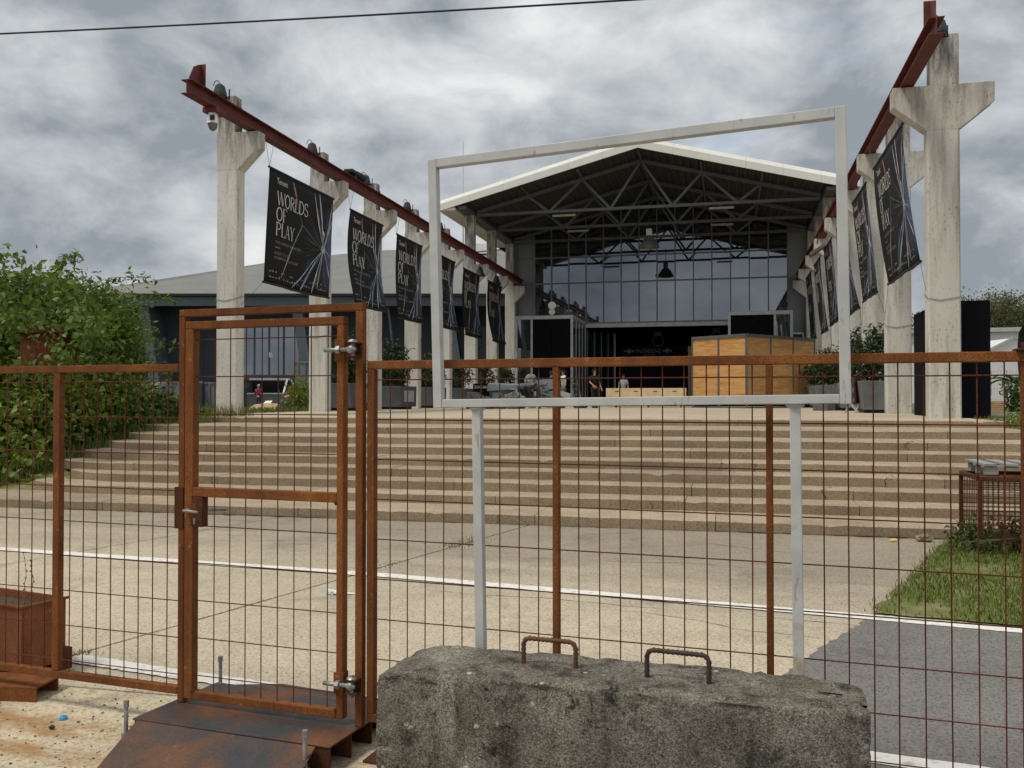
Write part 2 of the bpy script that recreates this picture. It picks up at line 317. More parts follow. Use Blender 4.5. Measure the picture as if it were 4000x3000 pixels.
def banner_mat():
    k = NB('banner_print')
    uv = k.n.new('ShaderNodeUVMap'); sep = k.n.new('ShaderNodeSeparateXYZ'); k.L.new(uv.outputs[0], sep.inputs[0])
    du = k.math('MULTIPLY', k.math('SUBTRACT', sep.outputs[0], .86), 1.15); dv = k.math('SUBTRACT', sep.outputs[1], .46)
    r = k.math('SQRT', k.math('ADD', k.math('MULTIPLY', du, du), k.math('MULTIPLY', dv, dv)))
    ang = k.math('ARCTAN2', dv, du)
    cv = k.n.new('ShaderNodeCombineXYZ'); k.L.new(k.math('MULTIPLY', ang, 6), cv.inputs[0]); k.L.new(k.math('MULTIPLY', r, .7), cv.inputs[1])
    st = k.noise(1.6, 6, .75, cv.outputs[0])
    s1 = k.ramp(st, [(.52, 0.0), (.66, 1.0)])
    fall = k.ramp(r, [(0, 1.0), (.12, .55), (.42, .06), (.6, 0.0)])
    base = (.010, .010, .011)
    haze = k.math('MULTIPLY', k.ramp(du, [(0, 0.0), (.12, 1.0)]), k.ramp(r, [(0, 1.0), (.30, .45), (.45, 0.0)]))
    c = k.mix(k.math('MULTIPLY', haze, .9), base, (.085, .13, .27))
    tint = k.ramp(k.noise(2.4, 2, .5, cv.outputs[0]), [(.35, (.35, .18, .16)), (.5, (.50, .52, .55)), (.65, (.16, .28, .46))])
    c = k.mix(k.math('MULTIPLY', s1, fall), c, tint)
    gl = k.ramp(r, [(0, 1.0), (.05, 0.0)]); c = k.mix(gl, c, (.7, .7, .72))
    M['banner_print'] = k.done(c, .75, 0, .25)
banner_mat()

# ------------------------------------------------------------------ building blocks
ABS = {}
def aloc(o): return ABS.get(o, Vector((0, 0, 0))) if o is not None else Vector((0, 0, 0))
class MB:
    def __init__(s): s.v = []; s.f = []; s.mi = []; s.uv = None
    def add(s, vs, fs, mi=0):
        o = len(s.v); s.v += [tuple(v) for v in vs]; s.f += [tuple(i + o for i in f) for f in fs]; s.mi += [mi] * len(fs); return s
    def box(s, a, b, mi=0):
        x0, y0, z0 = a; x1, y1, z1 = b
        return s.add([(x0, y0, z0), (x1, y0, z0), (x1, y1, z0), (x0, y1, z0), (x0, y0, z1), (x1, y0, z1), (x1, y1, z1), (x0, y1, z1)],
                     [(0, 3, 2, 1), (4, 5, 6, 7), (0, 1, 5, 4), (1, 2, 6, 5), (2, 3, 7, 6), (3, 0, 4, 7)], mi)
    def obox(s, o, ex, ey, ez, a, b, mi=0):
        """box a..b in the frame o, ex, ey, ez"""
        o, ex, ey, ez = map(Vector, (o, ex, ey, ez)); k = MB().box(a, b)
        return s.add([o + ex * p[0] + ey * p[1] + ez * p[2] for p in k.v], k.f, mi)
    def bar(s, p, q, w, h, up=(0, 0, 1), mi=0):
        p, q = Vector(p), Vector(q); d = (q - p); L = d.length; d.normalize(); u = Vector(up)
        if abs(d.dot(u)) > .98: u = Vector((1, 0, 0))
        x = d.cross(u).normalized(); z = x.cross(d)
        return s.obox(p, x, d, z, (-w / 2, 0, -h / 2), (w / 2, L, h / 2), mi)
    def tube(s, pts, r, n=8, mi=0, cap=True):
        pts = [Vector(p) for p in pts]; rs = r if isinstance(r, (list, tuple)) else [r] * len(pts); o = len(s.v); ref = None
        for i, p in enumerate(pts):
            d = (pts[min(i + 1, len(pts) - 1)] - pts[max(i - 1, 0)]).normalized()
            if ref is None: ref = Vector((0, 0, 1)) if abs(d.z) < .9 else Vector((1, 0, 0))
            x = d.cross(ref); x = x.normalized() if x.length > 1e-6 else Vector((1, 0, 0)); y = x.cross(d); ref = y if abs(d.dot(y)) < .9 else ref
            for k in range(n):
                t = 2 * math.pi * k / n; s.v.append(tuple(p + (x * math.cos(t) + y * math.sin(t)) * rs[i]))
        for i in range(len(pts) - 1):
            for k in range(n):
                s.f.append((o + i * n + k, o + i * n + (k + 1) % n, o + (i + 1) * n + (k + 1) % n, o + (i + 1) * n + k)); s.mi.append(mi)
        if cap:
            s.f.append(tuple(o + k for k in range(n))); s.f.append(tuple(o + (len(pts) - 1) * n + n - 1 - k for k in range(n))); s.mi += [mi, mi]
        return s
    def prism(s, poly, z0, z1, mi=0):
        n = len(poly); vs = [(x, y, z0) for x, y in poly] + [(x, y, z1) for x, y in poly]
        return s.add(vs, [tuple(range(n - 1, -1, -1)), tuple(range(n, 2 * n))] + [(i, (i + 1) % n, n + (i + 1) % n, n + i) for i in range(n)], mi)
    def extr(s, poly3, vec, mi=0):
        n = len(poly3); vec = Vector(vec); vs = [Vector(p) for p in poly3]; vs += [p + vec for p in vs]
        return s.add(vs, [tuple(range(n - 1, -1, -1)), tuple(range(n, 2 * n))] + [(i, (i + 1) % n, n + (i + 1) % n, n + i) for i in range(n)], mi)
    def lump(s, c, r, sub=2, rough=.18, seed=0, mi=0):
        import bmesh
        bm = bmesh.new(); bmesh.ops.create_icosphere(bm, subdivisions=sub, radius=1); rr = random.Random(seed)
        vs = []
        for v in bm.verts:
            k = 1 + rr.uniform(-rough, rough); vs.append((c[0] + v.co.x * r[0] * k, c[1] + v.co.y * r[1] * k, c[2] + v.co.z * r[2] * k))
        fs = [tuple(v.index for v in f.verts) for f in bm.faces]; bm.free(); return s.add(vs, fs, mi)
    def build(s, name, mat, parent=None, smooth=False, bevel=0, origin=None):
        vs = np.array(s.v, dtype=float); c = Vector(origin) if origin is not None else Vector(((vs[:, 0].min() + vs[:, 0].max()) / 2, (vs[:, 1].min() + vs[:, 1].max()) / 2, vs[:, 2].min()))
        me = bpy.data.meshes.new(name); me.from_pydata((vs - np.array(c)).tolist(), [], s.f)
        for m in (mat if isinstance(mat, (list, tuple)) else [mat]): me.materials.append(M[m])
        if any(s.mi): me.polygons.foreach_set('material_index', s.mi)
        if s.uv is not None:
            l = me.uv_layers.new(name='UVMap'); idx = [vi for f in s.f for vi in f]
            l.data.foreach_set('uv', [c2 for i in idx for c2 in s.uv[i]])
        if smooth: me.polygons.foreach_set('use_smooth', [True] * len(me.polygons))
        me.update(); return place(name, me, c, parent, bevel)
def place(name, me, c, parent=None, bevel=0):
    o = bpy.data.objects.new(name, me); C.objects.link(o)
    if parent is not None: o.parent = parent; o.location = Vector(c) - aloc(parent)
    else: o.location = c
    ABS[o] = Vector(c)
    if bevel:
        b = o.modifiers.new('bevel', 'BEVEL'); b.width = bevel; b.segments = 2; b.limit_method = 'ANGLE'
    return o
def tag(o, label, cat, group=None, kind=None):
    if label: o['label'] = label
    if cat: o['category'] = cat
    if group: o['group'] = group
    if kind: o['kind'] = kind
    return o
def thing(name, loc, label, cat, group=None):
    o = bpy.data.objects.new(name, None); C.objects.link(o); o.location = loc; o.empty_display_size = .1; ABS[o] = Vector(loc)
    return tag(o, label, cat, group)
def struct(o): o['kind'] = 'structure'; return o
_UNIT = {}
def rod(name, p, q, r, mat, parent, square=False):
    """a straight rod sharing one unit mesh"""
    key = (mat, square)
    if key not in _UNIT:
        k = MB()
        if square: k.box((-1, -1, -.5), (1, 1, .5))
        else: k.tube([(0, 0, -.5), (0, 0, .5)], 1, 8)
        me = bpy.data.meshes.new('rod'); me.from_pydata(k.v, [], k.f); me.materials.append(M[mat])
        if not square: me.polygons.foreach_set('use_smooth', [len(f) == 4 for f in k.f])
        _UNIT[key] = me
    p, q = Vector(p), Vector(q); o = place(name, _UNIT[key], (p + q) / 2, parent)
    rx, ry = r if isinstance(r, tuple) else (r, r)
    o.rotation_mode = 'QUATERNION'; o.rotation_quaternion = (q - p).to_track_quat('Z', 'Y') ; o.scale = (rx, ry, (q - p).length); return o
def copy_tree(o, loc, label=None, group=None):
    r = o.copy(); C.objects.link(r); r.location = loc; ABS[r] = Vector(loc)
    if label: r['label'] = label
    if group: r['group'] = group
    for ch in list(o.children):
        c2 = ch.copy(); C.objects.link(c2); c2.parent = r
        for g in list(ch.children):
            d = g.copy(); C.objects.link(d); d.parent = c2
    return r
def text_mesh(txt, size=1.0, align='LEFT', space=1.0):
    cu = bpy.data.curves.new('t', 'FONT'); cu.body = txt; cu.size = size; cu.align_x = align; cu.space_character = space; cu.resolution_u = 3
    o = bpy.data.objects.new('t', cu); C.objects.link(o); dg = bpy.context.evaluated_depsgraph_get(); dg.update()
    me = bpy.data.meshes.new_from_object(o.evaluated_get(dg)); vs = [tuple(v.co) for v in me.vertices]; fs = [tuple(p.vertices) for p in me.polygons]
    bpy.data.objects.remove(o); bpy.data.curves.remove(cu); bpy.data.meshes.remove(me); return vs, fs
ORD = ['first', 'second', 'third', 'fourth', 'fifth', 'sixth', 'seventh', 'eighth', 'ninth', 'tenth']

def leaves(n, sampler, size, name, mat, parent, flat=.5, aspect=.5, droop=.2, rng=None, origin=None, stuff=True):
    """n single pointed leaves with a fold, placed by sampler(n) -> points, outward directions"""
    rng = rng or RNG; P, N = sampler(n)
    a = rng.normal(size=(n, 3)); N = N * (1 - flat) + a * flat; N /= np.linalg.norm(N, axis=1)[:, None] + 1e-9
    t = rng.normal(size=(n, 3)); t -= (t * N).sum(1)[:, None] * N; t /= np.linalg.norm(t, axis=1)[:, None] + 1e-9
    t[:, 2] -= droop; t /= np.linalg.norm(t, axis=1)[:, None]; b = np.cross(N, t)
    s = size * rng.uniform(.6, 1.25, n)[:, None]; w = s * aspect * .5
    v0 = P; v1 = P + t * s * .45 + b * w + N * s * .08; v2 = P + t * s * .45 - b * w + N * s * .08; v3 = P + t * s - N * s * .1; vm = P + t * s * .5
    V = np.stack([v0, v1, v2, v3, vm], 1).reshape(-1, 3); k = np.arange(n)[:, None] * 5
    F = np.concatenate([k + [0, 4, 1], k + [4, 3, 1], k + [0, 2, 4], k + [2, 3, 4]], 0)
    c = np.array(origin if origin is not None else (V[:, 0].mean(), V[:, 1].mean(), V[:, 2].min()))
    me = bpy.data.meshes.new(name); V = V - c
    me.vertices.add(len(V)); me.vertices.foreach_set('co', V.ravel()); me.loops.add(F.size); me.loops.foreach_set('vertex_index', F.ravel().astype(np.int32))
    me.polygons.add(len(F)); me.polygons.foreach_set('loop_start', np.arange(0, F.size, 3, dtype=np.int32)); me.update(calc_edges=True); me.validate()
    me.materials.append(M[mat]); o = place(name, me, Vector(c), parent)
    if stuff: o['kind'] = 'stuff'
    return o
def clumps(ells, nclump, spread, rng=None, shell=.55, zmin=None):
    """sampler: leaves gather in clumps lying through the outer part of a set of ellipsoids"""
    rng = rng or RNG
    vol = np.array([e[1][0] * e[1][1] * e[1][2] for e in ells]); pr = vol / vol.sum()
    ei = rng.choice(len(ells), nclump, p=pr); d = rng.normal(size=(nclump, 3)); d /= np.linalg.norm(d, axis=1)[:, None]
    r = shell + (1 - shell) * rng.random(nclump) ** .6; cen = np.array([ells[i][0] for i in ei]); rd = np.array([ells[i][1] for i in ei])
    cc = cen + d * rd * r[:, None]
    if zmin is not None: cc[:, 2] = np.maximum(cc[:, 2], zmin + rng.random(nclump) * .25)
    def f(n):
        i = rng.integers(0, nclump, n); off = rng.normal(size=(n, 3)) * spread; P = cc[i] + off
        N = d[i] * .7 + np.array([0, 0, .6]) + off / (spread * 3); N /= np.linalg.norm(N, axis=1)[:, None]; return P, N
    return f
def blades(n, pts, h, name, mat, origin, lean=.35, w=.006, kind='stuff'):
    P = pts(n); n = len(P); a = RNG.uniform(0, 2 * np.pi, n); hh = h * RNG.uniform(.4, 1.25, n); dx = np.cos(a); dy = np.sin(a)
    ln = RNG.uniform(0, lean, n) * hh; z = np.zeros(n)
    wv = np.stack([-dy, dx, z], 1) * (w * RNG.uniform(.6, 1.4, n))[:, None]; up = np.stack([dx * ln * .35, dy * ln * .35, hh * .6], 1); tp = np.stack([dx * ln, dy * ln, hh], 1)
    V = np.stack([P - wv, P + wv, P + up + wv * .7, P + up - wv * .7, P + tp], 1).reshape(-1, 3); k = np.arange(n)[:, None] * 5
    F = np.concatenate([k + [0, 1, 2], k + [0, 2, 3], k + [3, 2, 4]], 0); V = V - np.array(origin)
    me = bpy.data.meshes.new(name); me.vertices.add(len(V)); me.vertices.foreach_set('co', V.ravel()); me.loops.add(F.size); me.loops.foreach_set('vertex_index', F.ravel().astype(np.int32))
    me.polygons.add(len(F)); me.polygons.foreach_set('loop_start', np.arange(0, F.size, 3, dtype=np.int32)); me.update(calc_edges=True); me.validate(); me.materials.append(M[mat])
    o = place(name, me, origin); o['kind'] = kind; return o

# ------------------------------------------------------------------ the setting
PZ = 1.22                                                     # level of the upper platform
k = MB(); k.add([(-600, -600, -.04), (600, -600, -.04), (600, 13, -.04), (-600, 13, -.04)], [(0, 1, 2, 3)]); struct(k.build('ground', 'base_ground'))
def joint_x(i, y): return -3.4 + 3.6 * i + .245 * (y - 8.4)
plaza = thing('plaza', (-4, 5, 0), None, None); plaza['kind'] = 'structure'
def slab(x0a, x1a, y0, x0b, x1b, y1, mat):
    k = MB(); g = .012
    k.prism([(x0a + g, y0 + g), (x1a - g, y0 + g), (x1b - g, y1 - g), (x0b + g, y1 - g)], -.038, 0); k.build('slab', mat, plaza, bevel=.006)
for i in range(-6, 1):
    ya, yb, yc = -6, 4.55, 11.75; e = i + 1 if i < 0 else 4
    slab(joint_x(i, ya), joint_x(e, ya), ya, joint_x(i, yb), joint_x(e, yb), yb, 'plaza_rough')
    slab(joint_x(i, yb), joint_x(e, yb), yb, joint_x(i, yc), joint_x(e, yc), yc, 'plaza')
def slab_crack(x, y, ang, n, seed):
    rr = random.Random(seed); p = Vector((x, y)); d = Vector((math.cos(rad(ang)), math.sin(rad(ang)))); vs = []
    for q in range(n):
        w_ = rr.uniform(.0015, .006) * (1 - abs(q / n - .5)); nn = Vector((-d.y, d.x)); vs += [(p.x - nn.x * w_, p.y - nn.y * w_, .003), (p.x + nn.x * w_, p.y + nn.y * w_, .003)]
        p = p + d * rr.uniform(.04, .12); a = math.atan2(d.y, d.x) + rr.uniform(-.5, .5); a = a * .6 + rad(ang) * .4; d = Vector((math.cos(a), math.sin(a)))
    k = MB(); k.add(vs, [(2 * q, 2 * q + 1, 2 * q + 3, 2 * q + 2) for q in range(n - 1)]); k.build('crack', 'soil', plaza)
for q, a in enumerate(((-2.6, 7.55, -8, 26), (-.9, 7.2, -14, 22), (.2, 7.25, -6, 14), (-6.2, 9.6, 6, 24), (-1.5, 9.3, 4, 30), (-8.6, 10.6, 12, 18), (-4.9, 10.9, -5, 16), (.8, 10.2, 160, 20))): slab_crack(*a, q)
def strip(pts, w, z, name, mat, seg=40, jit=.006):
    rr = random.Random(3); P = []
    for a, b in zip(pts[:-1], pts[1:]):
        for t in range(seg): P.append((a[0] + (b[0] - a[0]) * t / seg, a[1] + (b[1] - a[1]) * t / seg))
    P.append(pts[-1]); k = MB(); vs = []
    for i, p in enumerate(P):
        q = P[min(i + 1, len(P) - 1)]; o = P[max(i - 1, 0)]; d = Vector((q[0] - o[0], q[1] - o[1])).normalized(); n = Vector((-d.y, d.x))
        vs += [(p[0] + n.x * (w / 2 + rr.uniform(-jit, jit)), p[1] + n.y * (w / 2 + rr.uniform(-jit, jit)), z), (p[0] - n.x * (w / 2 + rr.uniform(-jit, jit)), p[1] - n.y * (w / 2 + rr.uniform(-jit, jit)), z)]
    k.add(vs, [(2 * i, 2 * i + 1, 2 * i + 3, 2 * i + 2) for i in range(len(P) - 1)]); return struct(k.build(name, mat))
# asphalt patch with a ragged edge
rr = random.Random(5); edge = [(-2.2, -5), (-.75, 3.3), (-.25, 4.55), (.28, 5.63), (.55, 6.3), (1.02, 7.33)]; ragged = []
for a, b in zip(edge[:-1], edge[1:]):
    m = 46
    for t in range(m): ragged.append((a[0] + (b[0] - a[0]) * t / m + rr.gauss(0, .008) + .012 * math.sin(t * .7 + b[1]), a[1] + (b[1] - a[1]) * t / m))
ragged.append(edge[-1])
k = MB(); poly = [(14, -5)] + ragged[::-1] + [(14, 5.6)]; poly = ragged + [(2.08, 7.2), (14, 5.2), (14, -5)]
k.add([(x, y, .005) for x, y in poly], [tuple(range(len(poly) - 1, -1, -1))]); struct(k.build('asphalt_patch', 'asphalt'))
strip([(-20, 9.4), (-7.93, 8.43), (-3.27, 8.05), (1.06, 7.39), (2.08, 7.22), (9, 6.1)], .165, .0095, 'painted_line', 'worn_line')
strip([(-4.15, 5.02), (-3.3, 4.88), (-2.12, 4.71), (.66, 4.52), (6, 3.7)], .15, .0095, 'painted_line', 'worn_line')

# upper ground
def terr(x, y):
    z = PZ - .012
    if x < -15: z -= min(1, (-15 - x) / 7) * .27
    return z
k = MB(); xs = [-600, -200, -80, -50, -40, -30, -22, -18, -15, -8, 0, 5.2, 12, 30, 80, 200, 600]; ys = [20.6, 22, 26, 32, 40, 50, 60, 80, 120, 200, 700]
vs = [(x, y, terr(x, y)) for y in ys for x in xs]; nx = len(xs)
k.add(vs, [(j * nx + i, j * nx + i + 1, (j + 1) * nx + i + 1, (j + 1) * nx + i) for j in range(len(ys) - 1) for i in range(nx - 1)]); struct(k.build('terrain', 'terrain_mat'))
STEP_Y = [11.67, 12.62, 13.25, 13.85, 14.5, 15.3, 16.15, 17.55, 19.9]; STEP_L = [-15.5, -11.75, -11.55, -12.2, -12.3, -12.35, -12.5, -13.3, -14.2]
k = MB(); k.box((-14.15, STEP_Y[-1] + .45, PZ - .3), (5.45, 57, PZ)); struct(k.build('platform', 'platform_mat'))
# banks beside the stairs
def bank(name, x0, x1, mat, n=24):
    k = MB(); vs = []; m = 20; rr = random.Random(8)
    for j in range(m + 1):
        y = 11.2 + (20.8 - 11.2) * j / m
        for i in range(n + 1):
            x = x0 + (x1 - x0) * (i / n) ** (2 if x0 < 0 else 1) if x0 > 0 else x1 + (x0 - x1) * (1 - i / n) ** 2
            t = max(0, min(1, (y - 11.4) / 9.2)); z = -.02 + (terr(x, y) + .02) * t + rr.uniform(-.03, .03) * (1 if 0 < j < m else 0) - (.05 if x > -12.6 and x < 5.4 else 0)
            vs.append((x, y, z))
    k.add(vs, [(j * (n + 1) + i, j * (n + 1) + i + 1, (j + 1) * (n + 1) + i + 1, (j + 1) * (n + 1) + i) for j in range(m) for i in range(n)]); return struct(k.build(name, mat, smooth=True))
bank('grass_bank', -60, -11.0, 'grass_ground'); bank('grass_bank', 4.7, 60, 'grass_ground')

# ------------------------------------------------------------------ stairs
st = thing('concrete_staircase', (-4, 15, 0), 'wide flight of worn beige concrete steps up to the platform', 'staircase')
rz = PZ / 9
def make_step(i):
    """one step laid from several cast lengths with open butt joints"""
    y0 = STEP_Y[i]; xl = STEP_L[i]; yb = (STEP_Y[i + 1] + .25) if i < 8 else y0 + .55; z1 = rz * (i + 1); z0 = 0 if i == 0 else rz * i - .03
    rr = random.Random(20 + i); xr = [6.2, 6.0, 5.9, 5.8, 5.7, 5.6, 5.5, 5.45, 5.4][i]
    cuts = [xl]; x = xl + rr.uniform(2.2, 3.4)
    while x < xr - 1.5: cuts.append(x); x += rr.uniform(1.9, 3.6)
    cuts.append(xr); parent = thing('step', ((xl + xr) / 2, y0, z0), None, None); parent.parent = st; parent.location = aloc(parent) - aloc(st)
    for b in range(len(cuts) - 1):
        xa, xb = cuts[b] + .004, cuts[b + 1] - .004; dy = rr.uniform(-.007, .007); dz = rr.uniform(-.004, .003); y = y0 + dy; zt = z1 + dz; front = []
        if b == 0: front += [(xl, y + .62), (xl + .45, y + .30), (xl + 1.0, y + .08)]; x = xl + 1.5
        else: front.append((xa, y)); x = xa + .05
        while x < xb - .06: front.append((x, y + rr.uniform(-.003, .003))); x += rr.uniform(.06, .2)
        front.append((xb, y)); n = len(front)
        ch = [max(.008, rr.gauss(.012, .003)) + (rr.uniform(.015, .04) if rr.random() < .012 else 0) for _ in front]
        rows = [[(a, c_, z0) for a, c_ in front], [(a, c_, zt - h * .8) for (a, c_), h in zip(front, ch)], [(a, c_ + h, zt) for (a, c_), h in zip(front, ch)], [(a, yb + (.45 if b == 0 and q == 0 else 0), zt) for q, (a, c_) in enumerate(front)]]
        k = MB(); k.add([p for r in rows for p in r], [(r * n + a, r * n + a + 1, (r + 1) * n + a + 1, (r + 1) * n + a) for r in range(3) for a in range(n - 1)])
        e = len(k.v); k.add([(front[0][0], yb, z0), (front[-1][0], yb, z0)], []); k.f += [(0, n, 2 * n, 3 * n, e), (n - 1, e + 1, 4 * n - 1, 3 * n - 1, 2 * n - 1)]; k.mi += [0, 0]
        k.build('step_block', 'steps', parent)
for i in range(9): make_step(i)
def crack(x, i, tread=True, seed=0):
    rr = random.Random(seed); y = STEP_Y[i] - .004; z0 = 0 if i == 0 else rz * i; z1 = rz * (i + 1); pts = [(x + rr.uniform(-.03, .03), y, z0 + (z1 - z0 - .012) * q / 4) for q in range(5)]
    if tread:
        yy = STEP_Y[i] + .02; xx = pts[-1][0]
        for q in range(5): pts.append((xx, yy, z1 + .003)); yy += .12; xx += rr.uniform(-.06, .12)
    k = MB(); vs = []
    for q, p in enumerate(pts):
        w_ = rr.uniform(.003, .009); vs += [(p[0] - w_, p[1], p[2]), (p[0] + w_, p[1], p[2])]
    k.add(vs, [(2 * q, 2 * q + 1, 2 * q + 3, 2 * q + 2) for q in range(len(pts) - 1)]); k.build('crack', 'soil', st)
for q, (x, i) in enumerate(((-6.9, 7), (-1.05, 1), (2.9, 6), (3.0, 5), (-10.2, 3), (-10.9, 4), (1.3, 2), (-3.0, 0), (-8.3, 2), (.4, 4), (2.2, 3), (-5.2, 5), (-9.2, 6))): crack(x, i, q % 2 == 0, q)
k = MB(); vs = []; rr = random.Random(3)
for q in range(120):
    x = -12 + 16 * q / 119; w_ = max(0, rr.gauss(.006, .012)) + (.03 if rr.random() < .06 else 0); vs += [(x, STEP_Y[0] - w_ - .004, .0135), (x, STEP_Y[0] - .002, .0135)]
k.add(vs, [(2 * q, 2 * q + 2, 2 * q + 3, 2 * q + 1) for q in range(119)]); k.build('foot_seam', 'soil', st)  # ragged dark strip along the foot of the lowest riser

# ------------------------------------------------------------------ fence frame coordinates: s along the fence, h height, d towards the camera
FB = Vector((-1.747, 4.045, 0)); FT = rad(-5.89); FE = Vector((math.cos(FT), math.sin(FT), 0)); FN = Vector((math.sin(FT), -math.cos(FT), 0)); FZ = Vector((0, 0, 1))
def F(s, h, d=0): return FB + FE * s + FZ * h + FN * d
def fbox(k, s0, s1, h0, h1, d0, d1, mi=0): return k.obox(FB, FE, FN, FZ, (s0, d0, h0), (s1, d1, h1), mi)
def fence(name, label, s0, s1, posts, h0, h1, wires, hw, left_stile, right_stile):
    t = thing(name, F((s0 + s1) / 2, h0), label, 'fence', 'rusty mesh fence panels beside the gate')
    k = MB(); fbox(k, s0, s1, h1 - .04, h1, -.02, .02); k.build('top_rail', 'rust', t, bevel=.004)
    k = MB(); fbox(k, s0, s1, h0, h0 + .04, -.02, .02); k.build('bottom_rail', 'rust', t, bevel=.004)
    for p, w in posts:
        k = MB(); fbox(k, p - w / 2, p + w / 2, h0 + .041, h1 - .041, -.0195, .0195); k.build('post', 'rust', t, bevel=.004)
    xs = [p for p, w in posts]
    rr = random.Random(int(abs(s0) * 100))
    for s in wires:
        if min([abs(s - p) for p in xs] + [9]) < .03: continue
        rod('wire', F(s + rr.uniform(-.002, .002), h0 + .04, 0), F(s + rr.uniform(-.002, .002), h1 - .04, 0), .0028, 'rust_wire', t)
    for h in hw:
        rod('wire', F(s0, h, .006), F(s1, h, .006), .0028, 'rust_wire', t)
    return t
HW = [1.785 - .1905 * i for i in range(9)]
fence('mesh_fence', 'rusty steel mesh fence panel left of the gate, in front of the green bushes', -3.2, -1.0425, [(-1.865, .045)], .160, 1.876,
      [-1.865 - .0945 * i for i in range(1, 15)] + [-1.782 + .094 * i for i in range(8)], HW, 0, 0)
fence('mesh_fence', 'rusty steel mesh fence panel right of the gate, behind the pale sign frame', .062, 3.3, [(.082, .040), (1.006, .029), (1.922, .027), (2.86, .04)], .152, 1.876,
      [.177 + .0931 * i for i in range(34)], HW, 0, 0)
# ------------------------------------------------------------------ gate: fixed outer portal and the hinged leaf
t = thing('gate_portal', F(-.5, .12), 'tall rusty square-tube portal frame standing round the gate leaf', 'gate frame')
k = MB(); fbox(k, -1.041, -1.003, .122, 2.12, -.02, .02); k.build('post', 'rust', t, bevel=.004)
k = MB(); fbox(k, .0, .040, .122, 2.12, -.02, .02); k.build('post', 'rust', t, bevel=.004)
k = MB(); fbox(k, -1.041, .040, 2.1202, 2.158, -.02, .02); k.build('top_rail', 'rust', t, bevel=.004)
k = MB(); fbox(k, -1.058, -1.004, 1.02, 1.235, .0205, .026); fbox(k, -1.060, -1.0415, 1.02, 1.235, -.02, .026); k.build('strike_plate', 'rust_dark', t, bevel=.002)
for h in (1.93, .325):
    k = MB(); fbox(k, -.020, .036, h + .028, h + .035, .0, .075); fbox(k, -.020, .036, h - .035, h - .028, .0, .075); fbox(k, .012, .036, h - .028, h + .028, .0205, .028); k.build('hinge_bracket', 'rust_dark', t, bevel=.002)
    k = MB(); k.tube([F(.004, h - .05, .055), F(.004, h + .045, .055)], .010, 10); k.tube([F(.004, h + .036, .055), F(.004, h + .044, .055), F(.004, h + .050, .055)], [.024, .022, .010], 12); k.build('hinge_pin', 'galv', t, True)
t = thing('gate_leaf', F(-.5, .15), 'rusty mesh gate leaf with lock box and steel lever handle', 'gate')
k = MB(); fbox(k, -.993, -.940, .15, 2.054, -.018, .03); k.build('stile', 'rust', t, bevel=.004)
k = MB(); fbox(k, -.097, -.060, .15, 2.054, -.018, .03); k.build('stile', 'rust', t, bevel=.004)
k = MB(); fbox(k, -.993, -.060, 2.0542, 2.094, -.018, .03); k.build('top_rail', 'rust', t, bevel=.004)
k = MB(); fbox(k, -.9398, -.0972, 1.190, 1.237, -.018, .03); k.build('middle_rail', 'rust', t, bevel=.004)
k = MB(); fbox(k, -.9398, -.0972, .150, .190, -.018, .03); k.build('bottom_rail', 'rust', t, bevel=.004)
for i in range(8):
    s = -.829 + .0952 * i
    rod('wire', F(s, 1.237, 0), F(s, 2.054, 0), .0028, 'rust_wire', t); rod('wire', F(s, .19, 0), F(s, 1.19, 0), .0028, 'rust_wire', t)
for i in range(10):
    h = 2.0 - .1925 * i
    if h < .2 or 1.17 < h < 1.25: continue
    rod('wire', F(-.94, h, .006), F(-.097, h, .006), .0028, 'rust_wire', t)
for s_, h_ in ((-.9385, 2.052), (-.0985, 2.052), (-.9385, 1.188), (-.0985, 1.188), (-.9385, .191), (-.0985, .191)):
    k = MB(); k.lump(F(s_, h_, .028), (.010, .006, .010), 2, .3, 3); k.build('weld_bead', 'rust_dark', t)
k = MB(); fbox(k, -.950, -.880, 1.035, 1.188, -.016, .0315); lock = k.build('lock_box', 'rust_dark', t, bevel=.003)
k = MB(); k.tube([F(-.968, 1.120, .032), F(-.968, 1.120, .064)], .008, 10); k.tube([F(-.972, 1.120, .062), F(-.93, 1.119, .066), F(-.885, 1.115, .062)], [.0085, .0075, .0065], 10); k.build('lever_handle', 'galv', lock, True)
k = MB(); k.tube([F(-.90, 1.112, -.018), F(-.90, 1.112, -.07)], .008, 8); k.tube([F(-.90, 1.112, -.068), F(-.80, 1.118, -.068)], .008, 8); k.build('lever_handle', 'galv', lock, True)
k = MB(); k.tube([F(-.925, 1.072, .031), F(-.925, 1.072, .038)], .008, 10); fbox(k, -.930, -.920, 1.050, 1.072, .0316, .037); k.build('lock_cylinder', 'galv', lock)
for s, h in ((-.905, 1.150), (-.942, 1.060), (-.905, 1.058)):
    k = MB(); k.tube([F(s, h, .0312), F(s, h, .0325)], .0045, 8); k.build('screw_hole', 'black_metal', lock)
for h in (1.93, .325):
    k = MB(); fbox(k, -.105, -.050, h - .052, h + .052, .0302, .040); fbox(k, -.056, -.050, h - .052, h + .052, -.01, .0302); hp = k.build('hinge_plate', 'rust', t, bevel=.003)
    k = MB(); k.tube([F(-.150, h, .055), F(-.015, h, .055)], .0105, 12); k.build('hinge_bolt', 'galv', hp, True)
    k = MB(); k.tube([F(-.082, h, .055), F(-.062, h, .055)], .021, 6); k.build('hex_nut', 'galv', hp)
    k = MB(); k.tube([F(-.024, h - .0, .055), F(-.012, h, .055), F(.004, h, .055), F(.016, h, .055), F(.024, h, .055)], [.011, .022, .026, .020, .008], 12); k.build('eye_nut', 'galv', hp, True)

